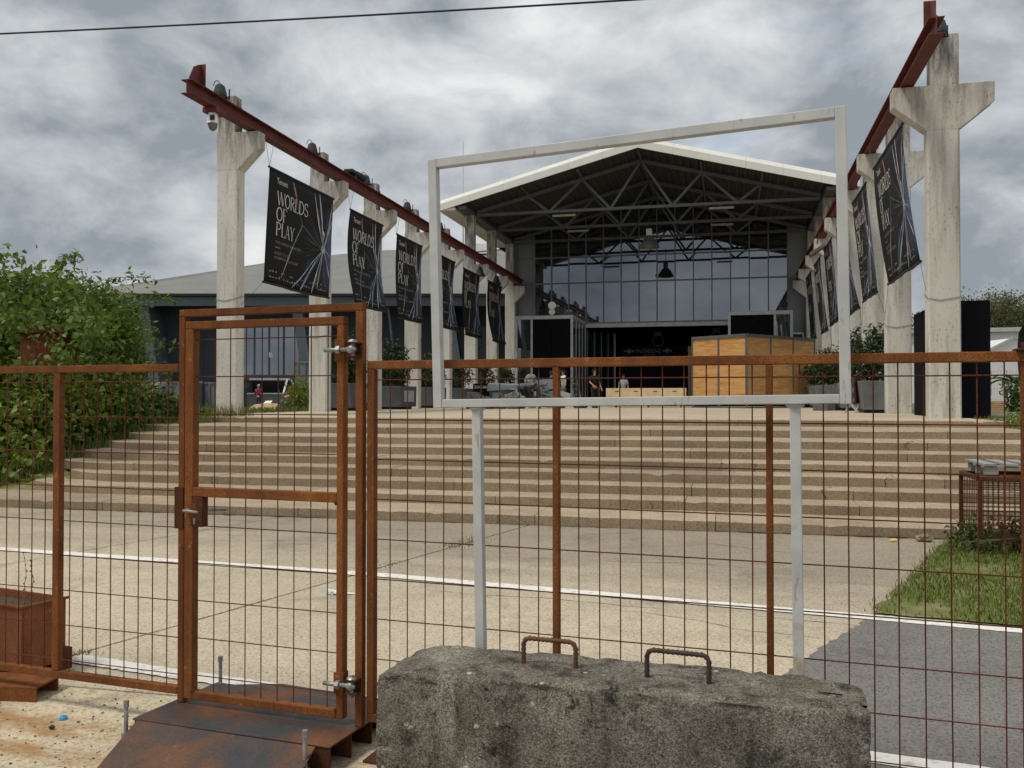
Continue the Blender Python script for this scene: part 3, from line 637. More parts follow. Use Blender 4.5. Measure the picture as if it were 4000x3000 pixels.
# ------------------------------------------------------------------ steel threshold with ramp
t = thing('steel_threshold', F(-.5, 0), 'low rusty steel plate with a dark ramp under the gate', 'ramp plate')
A1, A2, A3, A4 = Vector((-2.860, 3.876, .12)), Vector((-1.758, 3.770, .12)), Vector((-1.680, 4.330, .12)), Vector((-2.765, 4.480, .12))
k = MB(); k.extr([A1, A2, A3, A4], (0, 0, -.008)); k.build('top_plate', 'steel_plate', t, bevel=.002)
def tri_plate(a, b, c, d, name, mat, th=.007):
    k = MB(); k.extr([a, b, c, d], (0, 0, -th)); return k.build(name, mat, t, bevel=.002)
dn = Vector((.02, -.31, 0)); tri_plate(A1 + Vector((.03, -.006, -.004)) + dn - FZ * .105, A2 + Vector((-.07, 0, -.004)) + dn * 1.0 - FZ * .105, A2 + Vector((-.07, -.002, -.004)), A1 + Vector((.03, -.006, -.004)), 'ramp', 'steel_plate')
up = Vector((.08, .36, 0)); tri_plate(A4 + Vector((.12, 0, -.004)), A3 + Vector((-.05, 0, -.004)), A3 + Vector((-.05, 0, -.105)) + up, A4 + Vector((.12, 0, -.105)) + up, 'ramp', 'steel_plate')
def chan(a, b, name):
    k = MB(); k.bar(a - FZ * .065, b - FZ * .065, .006, .112); k.bar(a - FZ * .118, b - FZ * .118, .05, .006); return k.build(name, 'rust_dark', t)
ey = (A3 - A2).normalized(); ex = (A2 - A1).normalized()
chan(A2 + ex * -.004, A3 + ex * -.004, 'side_channel') if False else None
for f in (0.015, .33, .66, .985):
    p = A1.lerp(A2, .004); 
    q0 = A1.lerp(A4, f); q1 = A2.lerp(A3, f); k = MB(); k.bar(q0 + ex * .01 - FZ * .064, q1 - ex * .002 - FZ * .064, .008, .108); k.build('channel', 'rust_dark', t)
for f in (.01, .985):
    q0 = A1.lerp(A2, f); q1 = A4.lerp(A3, f)
    if f < .5:
        k = MB(); k.bar(q0 + ey * .02 - FZ * .064, q1 - ey * .02 - FZ * .064, .008, .105); k.build('channel', 'rust_dark', t)
for p, h in ((A1 + Vector((-.035, -.0, -.12)), .205), (A2 + Vector((-.085, -.075, -.12)), .215), (A4 + Vector((.03, -.02, -.12)), .27), (A3 + Vector((.03, -.02, -.12)), .2)):
    k = MB(); z = .0; pts = []; rs = []
    while z < h - .03: pts += [p + FZ * z, p + FZ * (z + .004)]; rs += [.0115, .0095]; z += .008
    k.tube(pts, rs, 10); k.tube([p + FZ * (h - .032), p + FZ * h], .0135, 6); k.tube([p + FZ * .018, p + FZ * .046], .022, 6); k.build('levelling_bolt', 'galv', t)
# ------------------------------------------------------------------ pale sign frame
t = thing('sign_frame', F(1.3, 0, .08), 'empty white square-tube sign frame on two legs, leaning before the fence', 'sign frame')
WD = .075
def wtube2(name, a, b, w=.021, e=.021):
    k = MB(); p, q = F(a[0], a[1], WD), F(b[0], b[1], WD); d = (q - p).normalized(); x = d.cross(FN).normalized()
    k.obox(p, x, d, FN, (-w, 0, -e), (w, (q - p).length, e)); return k.build(name, 'white_paint', t, bevel=.003)
TL, TR, BL, BR = (.436, 2.777), (2.203, 2.830), (.467, 1.673), (2.216, 1.695)
wtube2('side_post', (BL[0] - .0005, BL[1] - .021), (TL[0], TL[1] + .021)); wtube2('side_post', (BR[0], BR[1] - .021), (TR[0], TR[1] + .021))
wtube2('top_rail', (TL[0] + .022, TL[1] + .001), (TR[0] - .022, TR[1] - .001)); wtube2('bottom_rail', (BL[0] + .022, BL[1]), (BR[0] - .022, BR[1]), .0185)
wtube2('leg', (.684, .0), (.655, 1.654)); wtube2('leg', (2.040, .0), (2.026, 1.672))
for s in (.655, 2.026):
    k = MB(); h = 1.655 if s < 1 else 1.673; k.tube([F(s, h - .014, WD), F(s, h - .001, WD)], [.028, .040], 8); k.build('weld_bead', 'white_paint', t)
# ------------------------------------------------------------------ concrete block
import bmesh
def block():
    t = thing('concrete_block', (-.43, 3.5, 0), 'weathered dark concrete barrier block with two rebar lifting loops', 'concrete block')
    bm = bmesh.new(); bmesh.ops.create_cube(bm, size=1)
    ang = math.atan2(3.289 - 3.381, .469 + 1.333); Lb = 1.86; D = .42; Hh = .612
    for v in bm.verts: v.co = Vector((v.co.x * Lb, v.co.y * D, (v.co.z + .5) * Hh))
    bmesh.ops.subdivide_edges(bm, edges=bm.edges[:], cuts=44, use_grid_fill=True)
    from mathutils import noise as nz
    for v in bm.verts:
        x, y, z = v.co
        # worn rounded arrises; the corners at the ends are more broken
        R0 = .010 + .016 * abs(nz.noise(Vector((x * 4, y * 4, z * 4))))
        c0 = Vector((max(-Lb / 2 + R0, min(Lb / 2 - R0, x)), max(-D / 2 + R0, min(D / 2 - R0, y)), min(Hh - R0, z))); dd = v.co - c0
        if dd.length > R0: v.co = c0 + dd.normalized() * R0
        if x > Lb / 2 - .35 and y > 0: v.co.y -= ((x - (Lb / 2 - .35)) / .35) ** 2 * .11
        if x < -Lb / 2 + .2: v.co.z -= ((-Lb / 2 + .2 - x) / .2) ** 2 * .035 * (1 if z > .3 else 0)
        ed = (abs(x) > Lb / 2 - .06) + (abs(y) > D / 2 - .05) + (z > Hh - .05)
        nn_ = Vector((math.copysign(1, x) if abs(x) > Lb / 2 - .01 else 0, math.copysign(1, y) if abs(y) > D / 2 - .01 else 0, 1 if z > Hh - .01 else 0))
        n = nz.fractal(Vector((x * 22, y * 22, z * 22)), 1, 2, 5) * .0016 + nz.noise(Vector((x * 3, y * 3, z * 3))) * .002
        if ed >= 2: n -= max(0, abs(nz.noise(Vector((x * 11, y * 11, z * 11)))) - .2) * .05
        if nn_.length: v.co += nn_.normalized() * n
    ca, sa = math.cos(ang), math.sin(ang); cx, cy = -.445, 3.335 + .215
    k = MB(); k.add([(cx + v.co.x * ca - v.co.y * sa, cy + v.co.x * sa + v.co.y * ca, v.co.z) for v in bm.verts], [tuple(v.index for v in f.verts) for f in bm.faces]); bm.free()
    k.build('body', 'block', t, True)
    def loop(x0, y0, x1, y1, h, mat, lab):
        k = MB(); a = Vector((x0, y0, .55)); b = Vector((x1, y1, .55)); r = .028; d = (b - a).normalized(); pts = [a]
        for i in range(5): tt = math.pi / 2 * i / 4; pts.append(Vector((a.x, a.y, .6 + h - r)) + FZ * r * math.sin(tt) + d * r * (1 - math.cos(tt)))
        for i in range(5): tt = math.pi / 2 * i / 4; pts.append(Vector((b.x, b.y, .6 + h - r)) + FZ * r * math.cos(tt) - d * r * (1 - math.sin(tt)))
        pts.append(b); fine = []; 
        for p, q in zip(pts[:-1], pts[1:]):
            m = max(1, int((q - p).length / .009))
            for i in range(m): fine.append(p.lerp(q, i / m))
        fine.append(b); k.tube(fine, [.0112 if i % 2 else .0082 for i in range(len(fine))], 10); o = k.build('lifting_loop', mat, t, True); o['label'] = lab
    loop(-.82, 3.60, -.60, 3.578, .115, 'rebar', 'rusty brown rebar loop'); loop(-.312, 3.535, -.075, 3.505, .118, 'rebar_dark', 'darker brown rebar loop')
    k = MB(); k.tube([(-1.33, 3.50, .50), (-1.36, 3.47, .515), (-1.40, 3.45, .53)], .009, 6); k.build('rebar_stub', 'rebar', t)
block()
# ------------------------------------------------------------------ rusty planter, fence feet
t = thing('rust_planter', (-4.6, 4.75, 0), 'rusty steel planter box with dry weeds behind the left fence', 'planter')
PX = Vector((math.cos(rad(-12)), math.sin(rad(-12)), 0)); PY = Vector((-PX.y, PX.x, 0)); P0 = Vector((-4.115, 4.545, 0))
k = MB(); k.obox(P0, PX, PY, FZ, (-1.1, 0, .05), (0, .012, .45)); k.obox(P0, PX, PY, FZ, (-1.1, .288, .05), (0, .30, .45)); k.obox(P0, PX, PY, FZ, (-.012, .0125, .05), (0, .2875, .45)); k.obox(P0, PX, PY, FZ, (-1.1, .0125, .05), (-1.088, .2875, .45)); k.build('box', 'rust_planter', t, bevel=.004)
k = MB(); k.obox(P0, PX, PY, FZ, (-1.12, -.015, .436), (-.0, .0, .452)); k.obox(P0, PX, PY, FZ, (.001, -.015, .436), (.016, .315, .452)); k.build('rim', 'rust_planter', t, bevel=.003)
k = MB(); k.obox(P0, PX, PY, FZ, (-1.08, .02, .3), (-.02, .28, .40)); k.build('soil', 'soil', t)
k = MB(); k.obox(P0, PX, PY, FZ, (-.30, .24, 0), (.022, .33, .13)); k.build('foot', 'rust_dark', t)
k = MB(); k.obox(P0, PX, PY, FZ, (-1.1, .0, 0), (-.9, .23, .05)); k.build('foot', 'rust_dark', t)
w = thing('dry_weeds', P0 + PX * -.4 + PY * .15 + FZ * .4, 'dry brown weed stalks growing in the rusty planter', 'weeds')
rr = random.Random(4); k = MB()
for i in range(46):
    p = P0 + PX * rr.uniform(-1.0, -.04) + PY * rr.uniform(.03, .27) + FZ * .395; h = rr.uniform(.03, .09)
    pts = [p]; d = Vector((rr.uniform(-.5, .5), rr.uniform(-.5, .5), 1))
    for j in range(3): d = d + Vector((rr.uniform(-.4, .4), rr.uniform(-.4, .4), -.15)); pts.append(pts[-1] + d.normalized() * h / 3)
    k.tube(pts, .0018, 4)
k.build('stalk_tuft', 'dry_weed', w)
for off, h in ((-.15, .34), (-.10, .30), (-.06, .10)):
    k = MB(); p = P0 + PX * off + PY * .12 + FZ * .395; pts = [p]; 
    for j in range(9): pts.append(pts[-1] + Vector((rr.uniform(-.012, .012), rr.uniform(-.012, .012), h / 9)))
    k.tube(pts, [.003 - .0002 * j for j in range(10)], 5)
    for j in range(3, 10): k.lump(pts[j] + Vector((rr.uniform(-.008, .008), 0, 0)), (.005, .005, .007), 1, .3, j)
    k.build('stalk', 'dry_weed', w)
t = thing('ballast_beam', (-4.2, 4.3, 0), 'flat rusty steel beam on the ground under the left fence', 'steel beam')
k = MB(); d = Vector((.98, .14, 0)).normalized(); n2 = Vector((-d.y, d.x, 0)); k.obox((-4.75, 4.12, 0), d, n2, FZ, (0, 0, .07), (1.0, .25, .082)); k.build('top_flange', 'rust', t, bevel=.002)
k = MB(); k.obox((-4.75, 4.12, 0), d, n2, FZ, (0, 0, 0), (1.0, .01, .0698)); k.build('web', 'rust', t)
k = MB(); k.obox((-4.75, 4.12, 0), d, n2, FZ, (0, .2, 0), (1.0, .21, .0698)); k.build('web', 'rust', t)
t = thing('fence_foot', F(2.72, 0), 'rusty steel foot plate with a bolt below the right fence end', 'fence foot')
k = MB(); fbox(k, 2.66, 3.2, .10, .112, -.25, .25); k.build('plate', 'rust', t, bevel=.002)
k = MB(); fbox(k, 2.67, 2.68, 0, .0998, -.25, .25); k.build('web', 'rust_dark', t)
k = MB(); k.tube([F(2.80, 0, .1), F(2.80, .17, .1)], .010, 8); k.tube([F(2.80, .165, .1), F(2.80, .19, .1)], .017, 6); k.build('bolt', 'rebar', t)
k = MB(); k.tube([F(.2, 0, .0), F(.2, .152, .0)], .02, 8); fbox(k, .1, .3, 0, .012, -.12, .12)
fo = k.build('fence_foot', 'rust_dark'); tag(fo, 'rusty tube foot under the right fence behind the concrete block', 'fence foot')

# ------------------------------------------------------------------ rows of precast columns
COLY = [22.4, 28.1, 32.75, 37.4, 42.0, 46.65, 51.2, 55.8]; XL0, XL1 = -13.93, -13.27; XR0, XR1 = 4.51, 5.21; CD = .40
SINK = {'left': .03, 'right': -.13}
def bz(y, side='left'): return 9.10 + SINK[side] - .0075 * (y - 22.4)                   # underside of the crane beams, sagging a little with depth
def column(side, i):
    y = COLY[i]; left = side == 'left'; x0, x1 = (XL0, XL1) if left else (XR0, XR1); under = i >= 5
    where = 'under the hall roof' if under else ('beside the open sky' if i else 'nearest the stairs')
    t = thing('concrete_column', ((x0 + x1) / 2, y + CD / 2, PZ), f'{ORD[i]} pale concrete column from the stairs in the {side} row, {where}', 'column', f'concrete columns of the {side} row')
    top = bz(y, side) - .02; rr = random.Random(i + (50 if left else 80)); zt = 10.15 + rr.uniform(-.04, .04) - .0075 * (y - 22.4) if not under else 11.62
    c = .035; z0 = PZ - .25
    k = MB(); k.prism([(x0 + c, y), (x1 - c, y), (x1, y + c), (x1, y + CD - c), (x1 - c, y + CD), (x0 + c, y + CD), (x0, y + CD - c), (x0, y + c)], z0, top - 1.05)
    k.build('shaft', 'column', t)
    inn = .62 if left else .74
    if left: pr = [(x0, top - 1.05), (x1, top - 1.05), (x1 + inn, top - .45), (x1 + inn, top), (x0, top)]
    else:
        out = .74 if i < 2 else .0
        pr = [(x0, top - 1.05), (x1, top - 1.05)] + ([(x1 + out, top - .45), (x1 + out, top)] if out else [(x1, top)]) + [(x0 - inn, top), (x0 - inn, top - .45)]
    k = MB(); k.extr([(a, y + .001, b) for a, b in pr][::-1], (0, CD - .002, 0)); k.build('corbel', 'column', t, bevel=.012)
    k = MB(); a0, a1 = (x0 + .02, x1 - .11) if left else (x0 + .1, x1 - .005)
    k.box((a0, y + .02, top + .0005), (a1, y + CD - .02, zt)); k.build('head', 'column', t, bevel=.012)
    if not under:
        xx = a1 + .03 if left else a0 - .03
        rod('conduit', (xx, y + .2, top), (xx, y + .2, zt - .1), .012, 'galv', t)
        k = MB(); k.box((xx - (.02 if left else -.0), y + .26, top + .001), (xx + (.0 if left else .02), y + .36, zt - .25)); k.build('steel_strip', 'steel_grey', t)
    if i in (0, 1) or (not left and i == 2):
        h = 4.45 if left and i == 0 else 4.0 - .2 * i; k = MB(); e = .012
        pts = [(x0 - e, y + CD + e, h + .15), (x0 - e, y - e, h), (x0 + .25, y - e, h - .05), (x1 + e, y - e, h + .02), (x1 + e, y + CD + e, h + .12)]; k.tube(pts, .008, 5); k.build('tie_wire', 'wire_steel', t)
    return t, zt, a0, a1
def floodlight(pos, label, yaw=0):
    t = thing('floodlight', pos, label, 'floodlight', 'floodlights on the column heads'); p = Vector(pos)
    k = MB(); k.tube([p + Vector((0, -.10, .02)), p + Vector((0, -.10, .10)), p + Vector((0, -.10, .30)), p + Vector((0, -.10, .36))], [.19, .185, .13, .06], 12); k.build('housing', 'flood_housing', t)
    k = MB(); k.tube([p + Vector((0, -.10, .0)), p + Vector((0, -.10, .021))], .17, 12); k.build('lens', 'dark_glass', t)
    k = MB(); k.box(p + Vector((-.22, .02, .0)), p + Vector((-.20, .06, .25))); k.box(p + Vector((.20, .02, .0)), p + Vector((.22, .06, .25))); k.box(p + Vector((-.22, .02, -.02)), p + Vector((.22, .08, -.0005))); k.build('bracket', 'black_metal', t)
    k = MB(); k.tube([p + Vector((-.1 + .1 * math.cos(a), -.1, .33 + .14 * math.sin(a))) for a in [math.pi * j / 8 for j in range(9)]], .011, 5); k.build('cable_loop', 'cable_black', t)
for i in range(8):
    for side in ('left', 'right'):
        t, zt, a0, a1 = column(side, i)
        if i < 5: floodlight(((a0 + a1) / 2 - (.15 if side == 'right' else .12), COLY[i] - .02, zt - .06), f'black floodlight on top of the {ORD[i]} column of the {side} row')
# ------------------------------------------------------------------ crane beams
def crane_beam(side):
    x = XL1 + .40 if side == 'left' else XR0 - .42
    ya, yb = 19.35, 56.1; t = thing('crane_beam', (x, (ya + yb) / 2, 8.9), f'dark red steel I-beam resting on the {side} row of column corbels', 'steel beam', 'red crane beams')
    def part(name, w0, w1, h0, h1):
        k = MB(); vs = []
        for y in (ya, yb): vs += [(x + w0, y, bz(y, side) + h0), (x + w1, y, bz(y, side) + h0), (x + w1, y, bz(y, side) + h1), (x + w0, y, bz(y, side) + h1)]
        k.add(vs, [(0, 1, 2, 3), (7, 6, 5, 4), (0, 4, 5, 1), (1, 5, 6, 2), (2, 6, 7, 3), (3, 7, 4, 0)]); k.build(name, 'beam_red', t)
    part('bottom_flange', -.15, .15, 0, .022); part('web', -.008, .008, .0225, .3275); part('top_flange', -.15, .15, .328, .35)
    z = bz(ya, side) + .351
    k = MB(); k.box((x - .12, ya + .62, z), (x + .12, ya + .64, z + .58)); k.extr([(x - .008, ya + .62, z), (x - .008, ya + .06, z), (x - .008, ya + .30, z + .42), (x - .008, ya + .62, z + .58)], (.016, 0, 0)); k.build('end_stop', 'beam_red', t)
    k = MB(); k.box((x - .03, ya + .7, z), (x + .03, yb, z + .035)); 
    k.v = [(a, b, c - .0075 * (b - ya)) for a, b, c in k.v]; k.build('rail', 'rust_dark', t)
    for i in range(8):
        k = MB(); y = COLY[i] + .2; k.box((x - .2, y - .15, bz(y, side) - .0195), (x + .2, y + .15, bz(y, side) - .002)); k.build('bearing_plate', 'rust_dark', t)
    return x
BXL = crane_beam('left'); BXR = crane_beam('right')
t = thing('security_camera', (BXL + .06, 20.6, bz(20.6) - .7), 'white dome security camera under the front end of the left red beam', 'camera')
k = MB(); k.box((BXL - .20, 20.35, bz(20.6) - .13), (BXL + .20, 20.85, bz(20.6) - .0005)); k.build('mount', 'beam_red', t)
k = MB(); k.tube([(BXL, 20.5, bz(20.6) - .40 + z) for z in (0, .06, .22, .27)], [.135, .14, .13, .10], 14); k.build('housing', 'white_plastic', t, True)
k = MB(); k.tube([(BXL, 20.5, bz(20.6) - .40 - z) for z in (.001, .08, .15, .19)], [.12, .115, .08, .02], 14); k.build('dome', 'lamp_shade', t, True)
k = MB(); k.box((BXL + .02, 20.345, bz(20.6) - .34), (BXL + .12, 20.40, bz(20.6) - .22)); k.build('lens', 'black_metal', t)
t = thing('spotlight', (BXL, 30.2, bz(30.2) + .39), 'small black spotlight clamped on top of the left red beam', 'spotlight'); p = Vector((BXL, 29.4, bz(29.4) + .386))
k = MB(); k.box(p + Vector((-.1, -.1, 0)), p + Vector((.1, .1, .12))); k.build('clamp', 'black_metal', t)
k = MB(); k.box(p + Vector((-.16, -.45, .12)), p + Vector((.16, .25, .22))); k.tube([p + Vector((0, .25, .2)), p + Vector((.05, .75, .16))], [.12, .15], 10); k.build('head', 'black_metal', t)
for j, yy in enumerate((46.0, 49.5)):
    p = Vector((BXL, yy, bz(yy) - .02)); t = thing('bell_lamp', p, f'dark bell-shaped lamp hanging under the left red beam, {"nearer" if j == 0 else "farther"} of the two', 'lamp', 'bell lamps under the left beam')
    k = MB(); k.tube([p, p - FZ * .25], .02, 6); k.build('stem', 'black_metal', t)
    k = MB(); k.tube([p - FZ * .25, p - FZ * .35, p - FZ * .6, p - FZ * .75], [.08, .14, .22, .30], 12); k.build('shade', 'black_metal', t)
t = thing('wall_floodlight', (BXR - .2, 41, 8.1), 'grey square floodlight tilted down from the right red beam', 'floodlight'); p = Vector((BXR - .25, 40.6, bz(40.6, 'right') - .05))
k = MB(); k.tube([p, p + Vector((-.1, -.1, -.45))], .03, 6); k.build('arm', 'black_metal', t)
k = MB(); k.obox(p + Vector((-.1, -.1, -.75)), (.8, .1, .55), (0, 1, 0), (-.55, 0, .8), (-.38, -.3, -.08), (.38, .3, .08)); k.build('housing', 'grey_fixture', t, bevel=.02)

# ------------------------------------------------------------------ banners with their print
def arc(cx, cy, rx, ry, a0, a1, n=14): return [(cx + rx * math.cos(rad(a0 + (a1 - a0) * i / n)), cy + ry * math.sin(rad(a0 + (a1 - a0) * i / n))) for i in range(n + 1)]
TK, TN = .085, .032
GLY = {  # slim display serif capitals: strokes in a box of height 1 (points, width)
 'W': (.86, [([(.04, 1), (.25, 0)], TK), ([(.25, 0), (.43, .95)], TN), ([(.40, 1), (.62, 0)], TK), ([(.62, 0), (.82, 1)], TN), ([(-.02, 1), (.14, 1)], TN), ([(.34, 1), (.48, 1)], TN), ([(.74, 1), (.88, 1)], TN)]),
 'O': (.66, [(arc(.31, .5, .27, .5, 100, 260), TK), (arc(.31, .5, .27, .5, 260, 460), TK * .9)]),
 'R': (.58, [([(.1, 0), (.1, 1)], TK), (arc(.22, .76, .24, .24, 90, -90), TK * .8), ([(.1, 1), (.24, 1)], TN), ([(.1, .52), (.24, .52)], TN), ([(.26, .52), (.52, 0)], TK), ([(.02, 0), (.18, 0)], TN), ([(.46, 0), (.58, 0)], TN), ([(.02, 1), (.1, 1)], TN)]),
 'L': (.48, [([(.1, 0), (.1, 1)], TK), ([(.02, 0), (.44, 0)], TN * 1.2), ([(.44, 0), (.46, .16)], TN), ([(.02, 1), (.2, 1)], TN)]),
 'D': (.66, [([(.1, 0), (.1, 1)], TK), (arc(.2, .5, .38, .5, 90, -90, 18), TK * .9), ([(.02, 1), (.22, 1)], TN), ([(.02, 0), (.22, 0)], TN)]),
 'S': (.50, [(arc(.24, .76, .19, .24, 20, 250, 14) + arc(.24, .25, .21, .25, 80, -160, 14), TK * .75), ([(.42, .78), (.43, .95)], TN), ([(.04, .05), (.04, .2)], TN)]),
 'F': (.50, [([(.1, 0), (.1, 1)], TK), ([(.02, 1), (.46, 1)], TN * 1.2), ([(.46, 1), (.47, .84)], TN), ([(.1, .53), (.34, .53)], TN), ([(.02, 0), (.2, 0)], TN)]),
 'P': (.55, [([(.1, 0), (.1, 1)], TK), (arc(.22, .74, .25, .26, 90, -90), TK * .8), ([(.02, 1), (.24, 1)], TN), ([(.1, .48), (.24, .48)], TN), ([(.02, 0), (.2, 0)], TN)]),
 'A': (.62, [([(.06, 0), (.28, 1)], TN), ([(.27, 1), (.53, 0)], TK), ([(.13, .33), (.44, .33)], TN), ([(-.01, 0), (.13, 0)], TN), ([(.45, 0), (.61, 0)], TN)]),
 'Y': (.56, [([(.05, 1), (.27, .46)], TK), ([(.50, 1), (.27, .46)], TN), ([(.27, .48), (.27, 0)], TK), ([(-.02, 1), (.14, 1)], TN), ([(.42, 1), (.57, 1)], TN), ([(.18, 0), (.36, 0)], TN)]) }
def stroke(pts, w):
    """ribbon quads for a polyline"""
    vs = []; fs = []; n = len(pts)
    sub = []
    for a, b in zip(pts[:-1], pts[1:]):
        m = max(1, int(math.hypot(b[0] - a[0], b[1] - a[1]) / .12))
        for i in range(m): sub.append((a[0] + (b[0] - a[0]) * i / m, a[1] + (b[1] - a[1]) * i / m))
    sub.append(pts[-1]); n = len(sub)
    for i, p in enumerate(sub):
        a, b = sub[max(i - 1, 0)], sub[min(i + 1, n - 1)]; d = Vector((b[0] - a[0], b[1] - a[1])).normalized(); vs += [(p[0] - d.y * w / 2, p[1] + d.x * w / 2), (p[0] + d.y * w / 2, p[1] - d.x * w / 2)]
    return vs, [(2 * i, 2 * i + 1, 2 * i + 3, 2 * i + 2) for i in range(n - 1)]
def serif(word):
    V, Fs, x = [], [], 0
    for ch in word:
        wd, st2 = GLY[ch]
        for pts, w in st2:
            v, f = stroke(pts, w); o = len(V); V += [(a + x, b) for a, b in v]; Fs += [tuple(i + o for i in q) for q in f]
        x += wd
    return V, Fs
SAN = {s: text_mesh(s, 1.0) for s in ('Tencent', 'THE GAME ART EXHIBITION', 'AUGUST 21-26, 2025', 'WASSERMANNHALLEN, COLOGNE')}
CEN = (.86, .46)
STREAK = [('streak_white', [(.68, .97), (.78, .66), CEN], .012, .006), ('streak_white', [(.76, .985), (.82, .72), CEN], .022, .008), ('streak_white', [(.985, .95), (.94, .7), CEN], .010, .008), ('streak_white', [(.995, .78), (.93, .62), CEN], .014, .006),
 ('streak_white', [(.40, .012), (.62, .22), CEN], .010, .005), ('streak_blue', [(.52, .012), (.68, .22), CEN], .034, .008), ('streak_white', [(.72, .012), (.78, .22), CEN], .016, .006), ('streak_white', [(.79, .06), (.82, .24), CEN], .010, .006),
 ('streak_white', [(.99, .19), (.93, .32), CEN], .012, .006), ('streak_white', [(.99, .40), (.92, .44), CEN], .006, .004), ('streak_green', [(.50, .62), (.68, .54), CEN], .007, .007), ('streak_white', [(.21, .07), (.36, .36), (.50, .62)], .010, .004),
 ('streak_red', [(.34, .975), (.40, .84), (.45, .70)], .030, .004), ('streak_green', [(.45, .70), (.50, .62)], .004, .008), ('streak_red', [(.74, .84), (.80, .62), CEN], .012, .004), ('streak_white', [(.845, .64), (.86, .60), (.855, .56)], .024, .006)]
def banner(side, i, y0, wid, z0, h, wind, bul):
    left = side == 'left'; x = BXL if left else BXR; sgn = 1 if left else -1
    rr = random.Random(i * 7 + (1 if left else 2)); ph = rr.uniform(0, 6)
    def B(u, v, off=0.0):
        y = y0 + wid * u if left else y0 + wid * (1 - u)
        dn = 1 - v
        out = wind * dn ** 1.5 + bul * math.sin(math.pi * dn) + .018 * math.sin(u * 19 + ph) * (.3 + dn) + .03 * math.sin(u * 7 + ph * 2 + dn * 2) * dn
        sh = -.10 * dn * dn * (1 if left else 1)
        return Vector((x - sgn * out + sgn * off, y + sh, z0 + h * v + .03 * math.sin(u * math.pi) * -dn))
    t = thing('hanging_banner', (x, y0 + wid / 2, z0), f'black event banner, {ORD[i]} from the stairs under the {side} red beam', 'banner', f'black banners of the {side} row')
    k = MB(); n, m = 26, 14; k.uv = []; vs = []
    for b in range(m + 1):
        for a in range(n + 1): vs.append(B(a / n, b / m)); k.uv.append((a / n, b / m))
    k.add(vs, [(b * (n + 1) + a, b * (n + 1) + a + 1, (b + 1) * (n + 1) + a + 1, (b + 1) * (n + 1) + a) for b in range(m) for a in range(n)]); c = k.build('cloth', 'banner_print', t, True)
    sol = c.modifiers.new('thickness', 'SOLIDIFY'); sol.thickness = .004; sol.offset = 0
    for v, nm, r in ((1.0, 'top_pole', .035), (0.0, 'bottom_pole', .035)):
        k = MB(); k.tube([B(u, v) + FZ * (.02 if v else -.02) for u in np.linspace(-.01, 1.01, 9)], r, 8); k.build(nm, 'black_metal', t, True)
    far = i >= 4
    def prt(name, mat, V, Fs, off):
        k = MB(); k.add([B(a, b, off) for a, b in V], Fs); k.build(name, mat, c)
    asp = h / wid
    V, Fs = [], []
    for word, px, py, hh in (('WORLDS', .115, .71, .118), ('OF', .115, .572, .118), ('PLAY', .115, .437, .118)):
        v, f = serif(word); sx = hh * 1.36 * asp; o = len(V); V += [(px + a * sx, py + b * hh) for a, b in v]; Fs += [tuple(q + o for q in g) for g in f]
    prt('headline', 'print_white', V, Fs, .010)
    v, f = SAN['Tencent']; s = .074; prt('logo_lettering', 'print_white', [(.105 + a[0] * s * asp * .80, .895 + a[1] * s) for a in v], f, .010)
    if not far:
        V, Fs = [], []
        for key, px, py, s, w in (('THE GAME ART EXHIBITION', .115, .365, .034, 1.15), ('AUGUST 21-26, 2025', .11, .268, .034, .95), ('WASSERMANNHALLEN, COLOGNE', .11, .226, .034, .85)):
            v, f = SAN[key]; o = len(V); V += [(px + a[0] * s * asp * w, py + a[1] * s) for a in v]; Fs += [tuple(q + o for q in g) for g in f]
        o = len(V); V += [(.115, .326), (.18, .326), (.18, .333), (.115, .333)]; Fs.append((o, o + 1, o + 2, o + 3)); prt('small_print', 'print_grey', V, Fs, .010)
    V, Fs = [], []; r2 = random.Random(11)
    for row, cnt in ((.100, 24), (.050, 24)):
        for j in range(cnt):
            if r2.random() < .12: continue
            u = .06 + j * .037 + r2.uniform(-.003, .003); ww = r2.uniform(.016, .03); hh = r2.choice((.009, .014, .02)); o = len(V)
            m2 = r2.choice((1, 2, 3))
            for q in range(m2):
                a = u + ww * q / m2; o = len(V); V += [(a, row), (a + ww / m2 * .72, row), (a + ww / m2 * .72, row + hh), (a, row + hh)]; Fs.append((o, o + 1, o + 2, o + 3))
    prt('logo_row', 'print_grey', V, Fs, .010); c.children[-1]['kind'] = 'stuff'
    by = {}
    for mat, pts, w0, w1 in STREAK:
        sub = []
        for a, b in zip(pts[:-1], pts[1:]):
            for q in range(6): sub.append((a[0] + (b[0] - a[0]) * q / 6, a[1] + (b[1] - a[1]) * q / 6))
        sub.append(pts[-1]); V, Fs = by.setdefault(mat, ([], [])); o = len(V); nn = len(sub)
        for q, p in enumerate(sub):
            a, b = sub[max(q - 1, 0)], sub[min(q + 1, nn - 1)]; d = Vector((b[0] - a[0], b[1] - a[1])).normalized(); f = q / (nn - 1); w = (w0 * .25 + (w0 - w0 * .25) * math.sin(math.pi * min(1, f * 1.2) ** .8)) * (1 - f) + w1 * f
            V += [(p[0] - d.y * w / 2, p[1] + d.x * w / 2), (p[0] + d.y * w / 2, p[1] - d.x * w / 2)]
        Fs += [(o + 2 * q, o + 2 * q + 1, o + 2 * q + 3, o + 2 * q + 2) for q in range(nn - 1)]
    for mat, (V, Fs) in by.items(): prt('light_streak_print', mat, V, Fs, .007)
    for u in (0.0, 1.0):
        p = B(u, 1) + FZ * .04; yb = p.y
        for dx in (-.14, .14): rod('hanging_wire', p, (x + dx, yb + .02, bz(yb, side) + .01), .006, 'wire_steel', t)
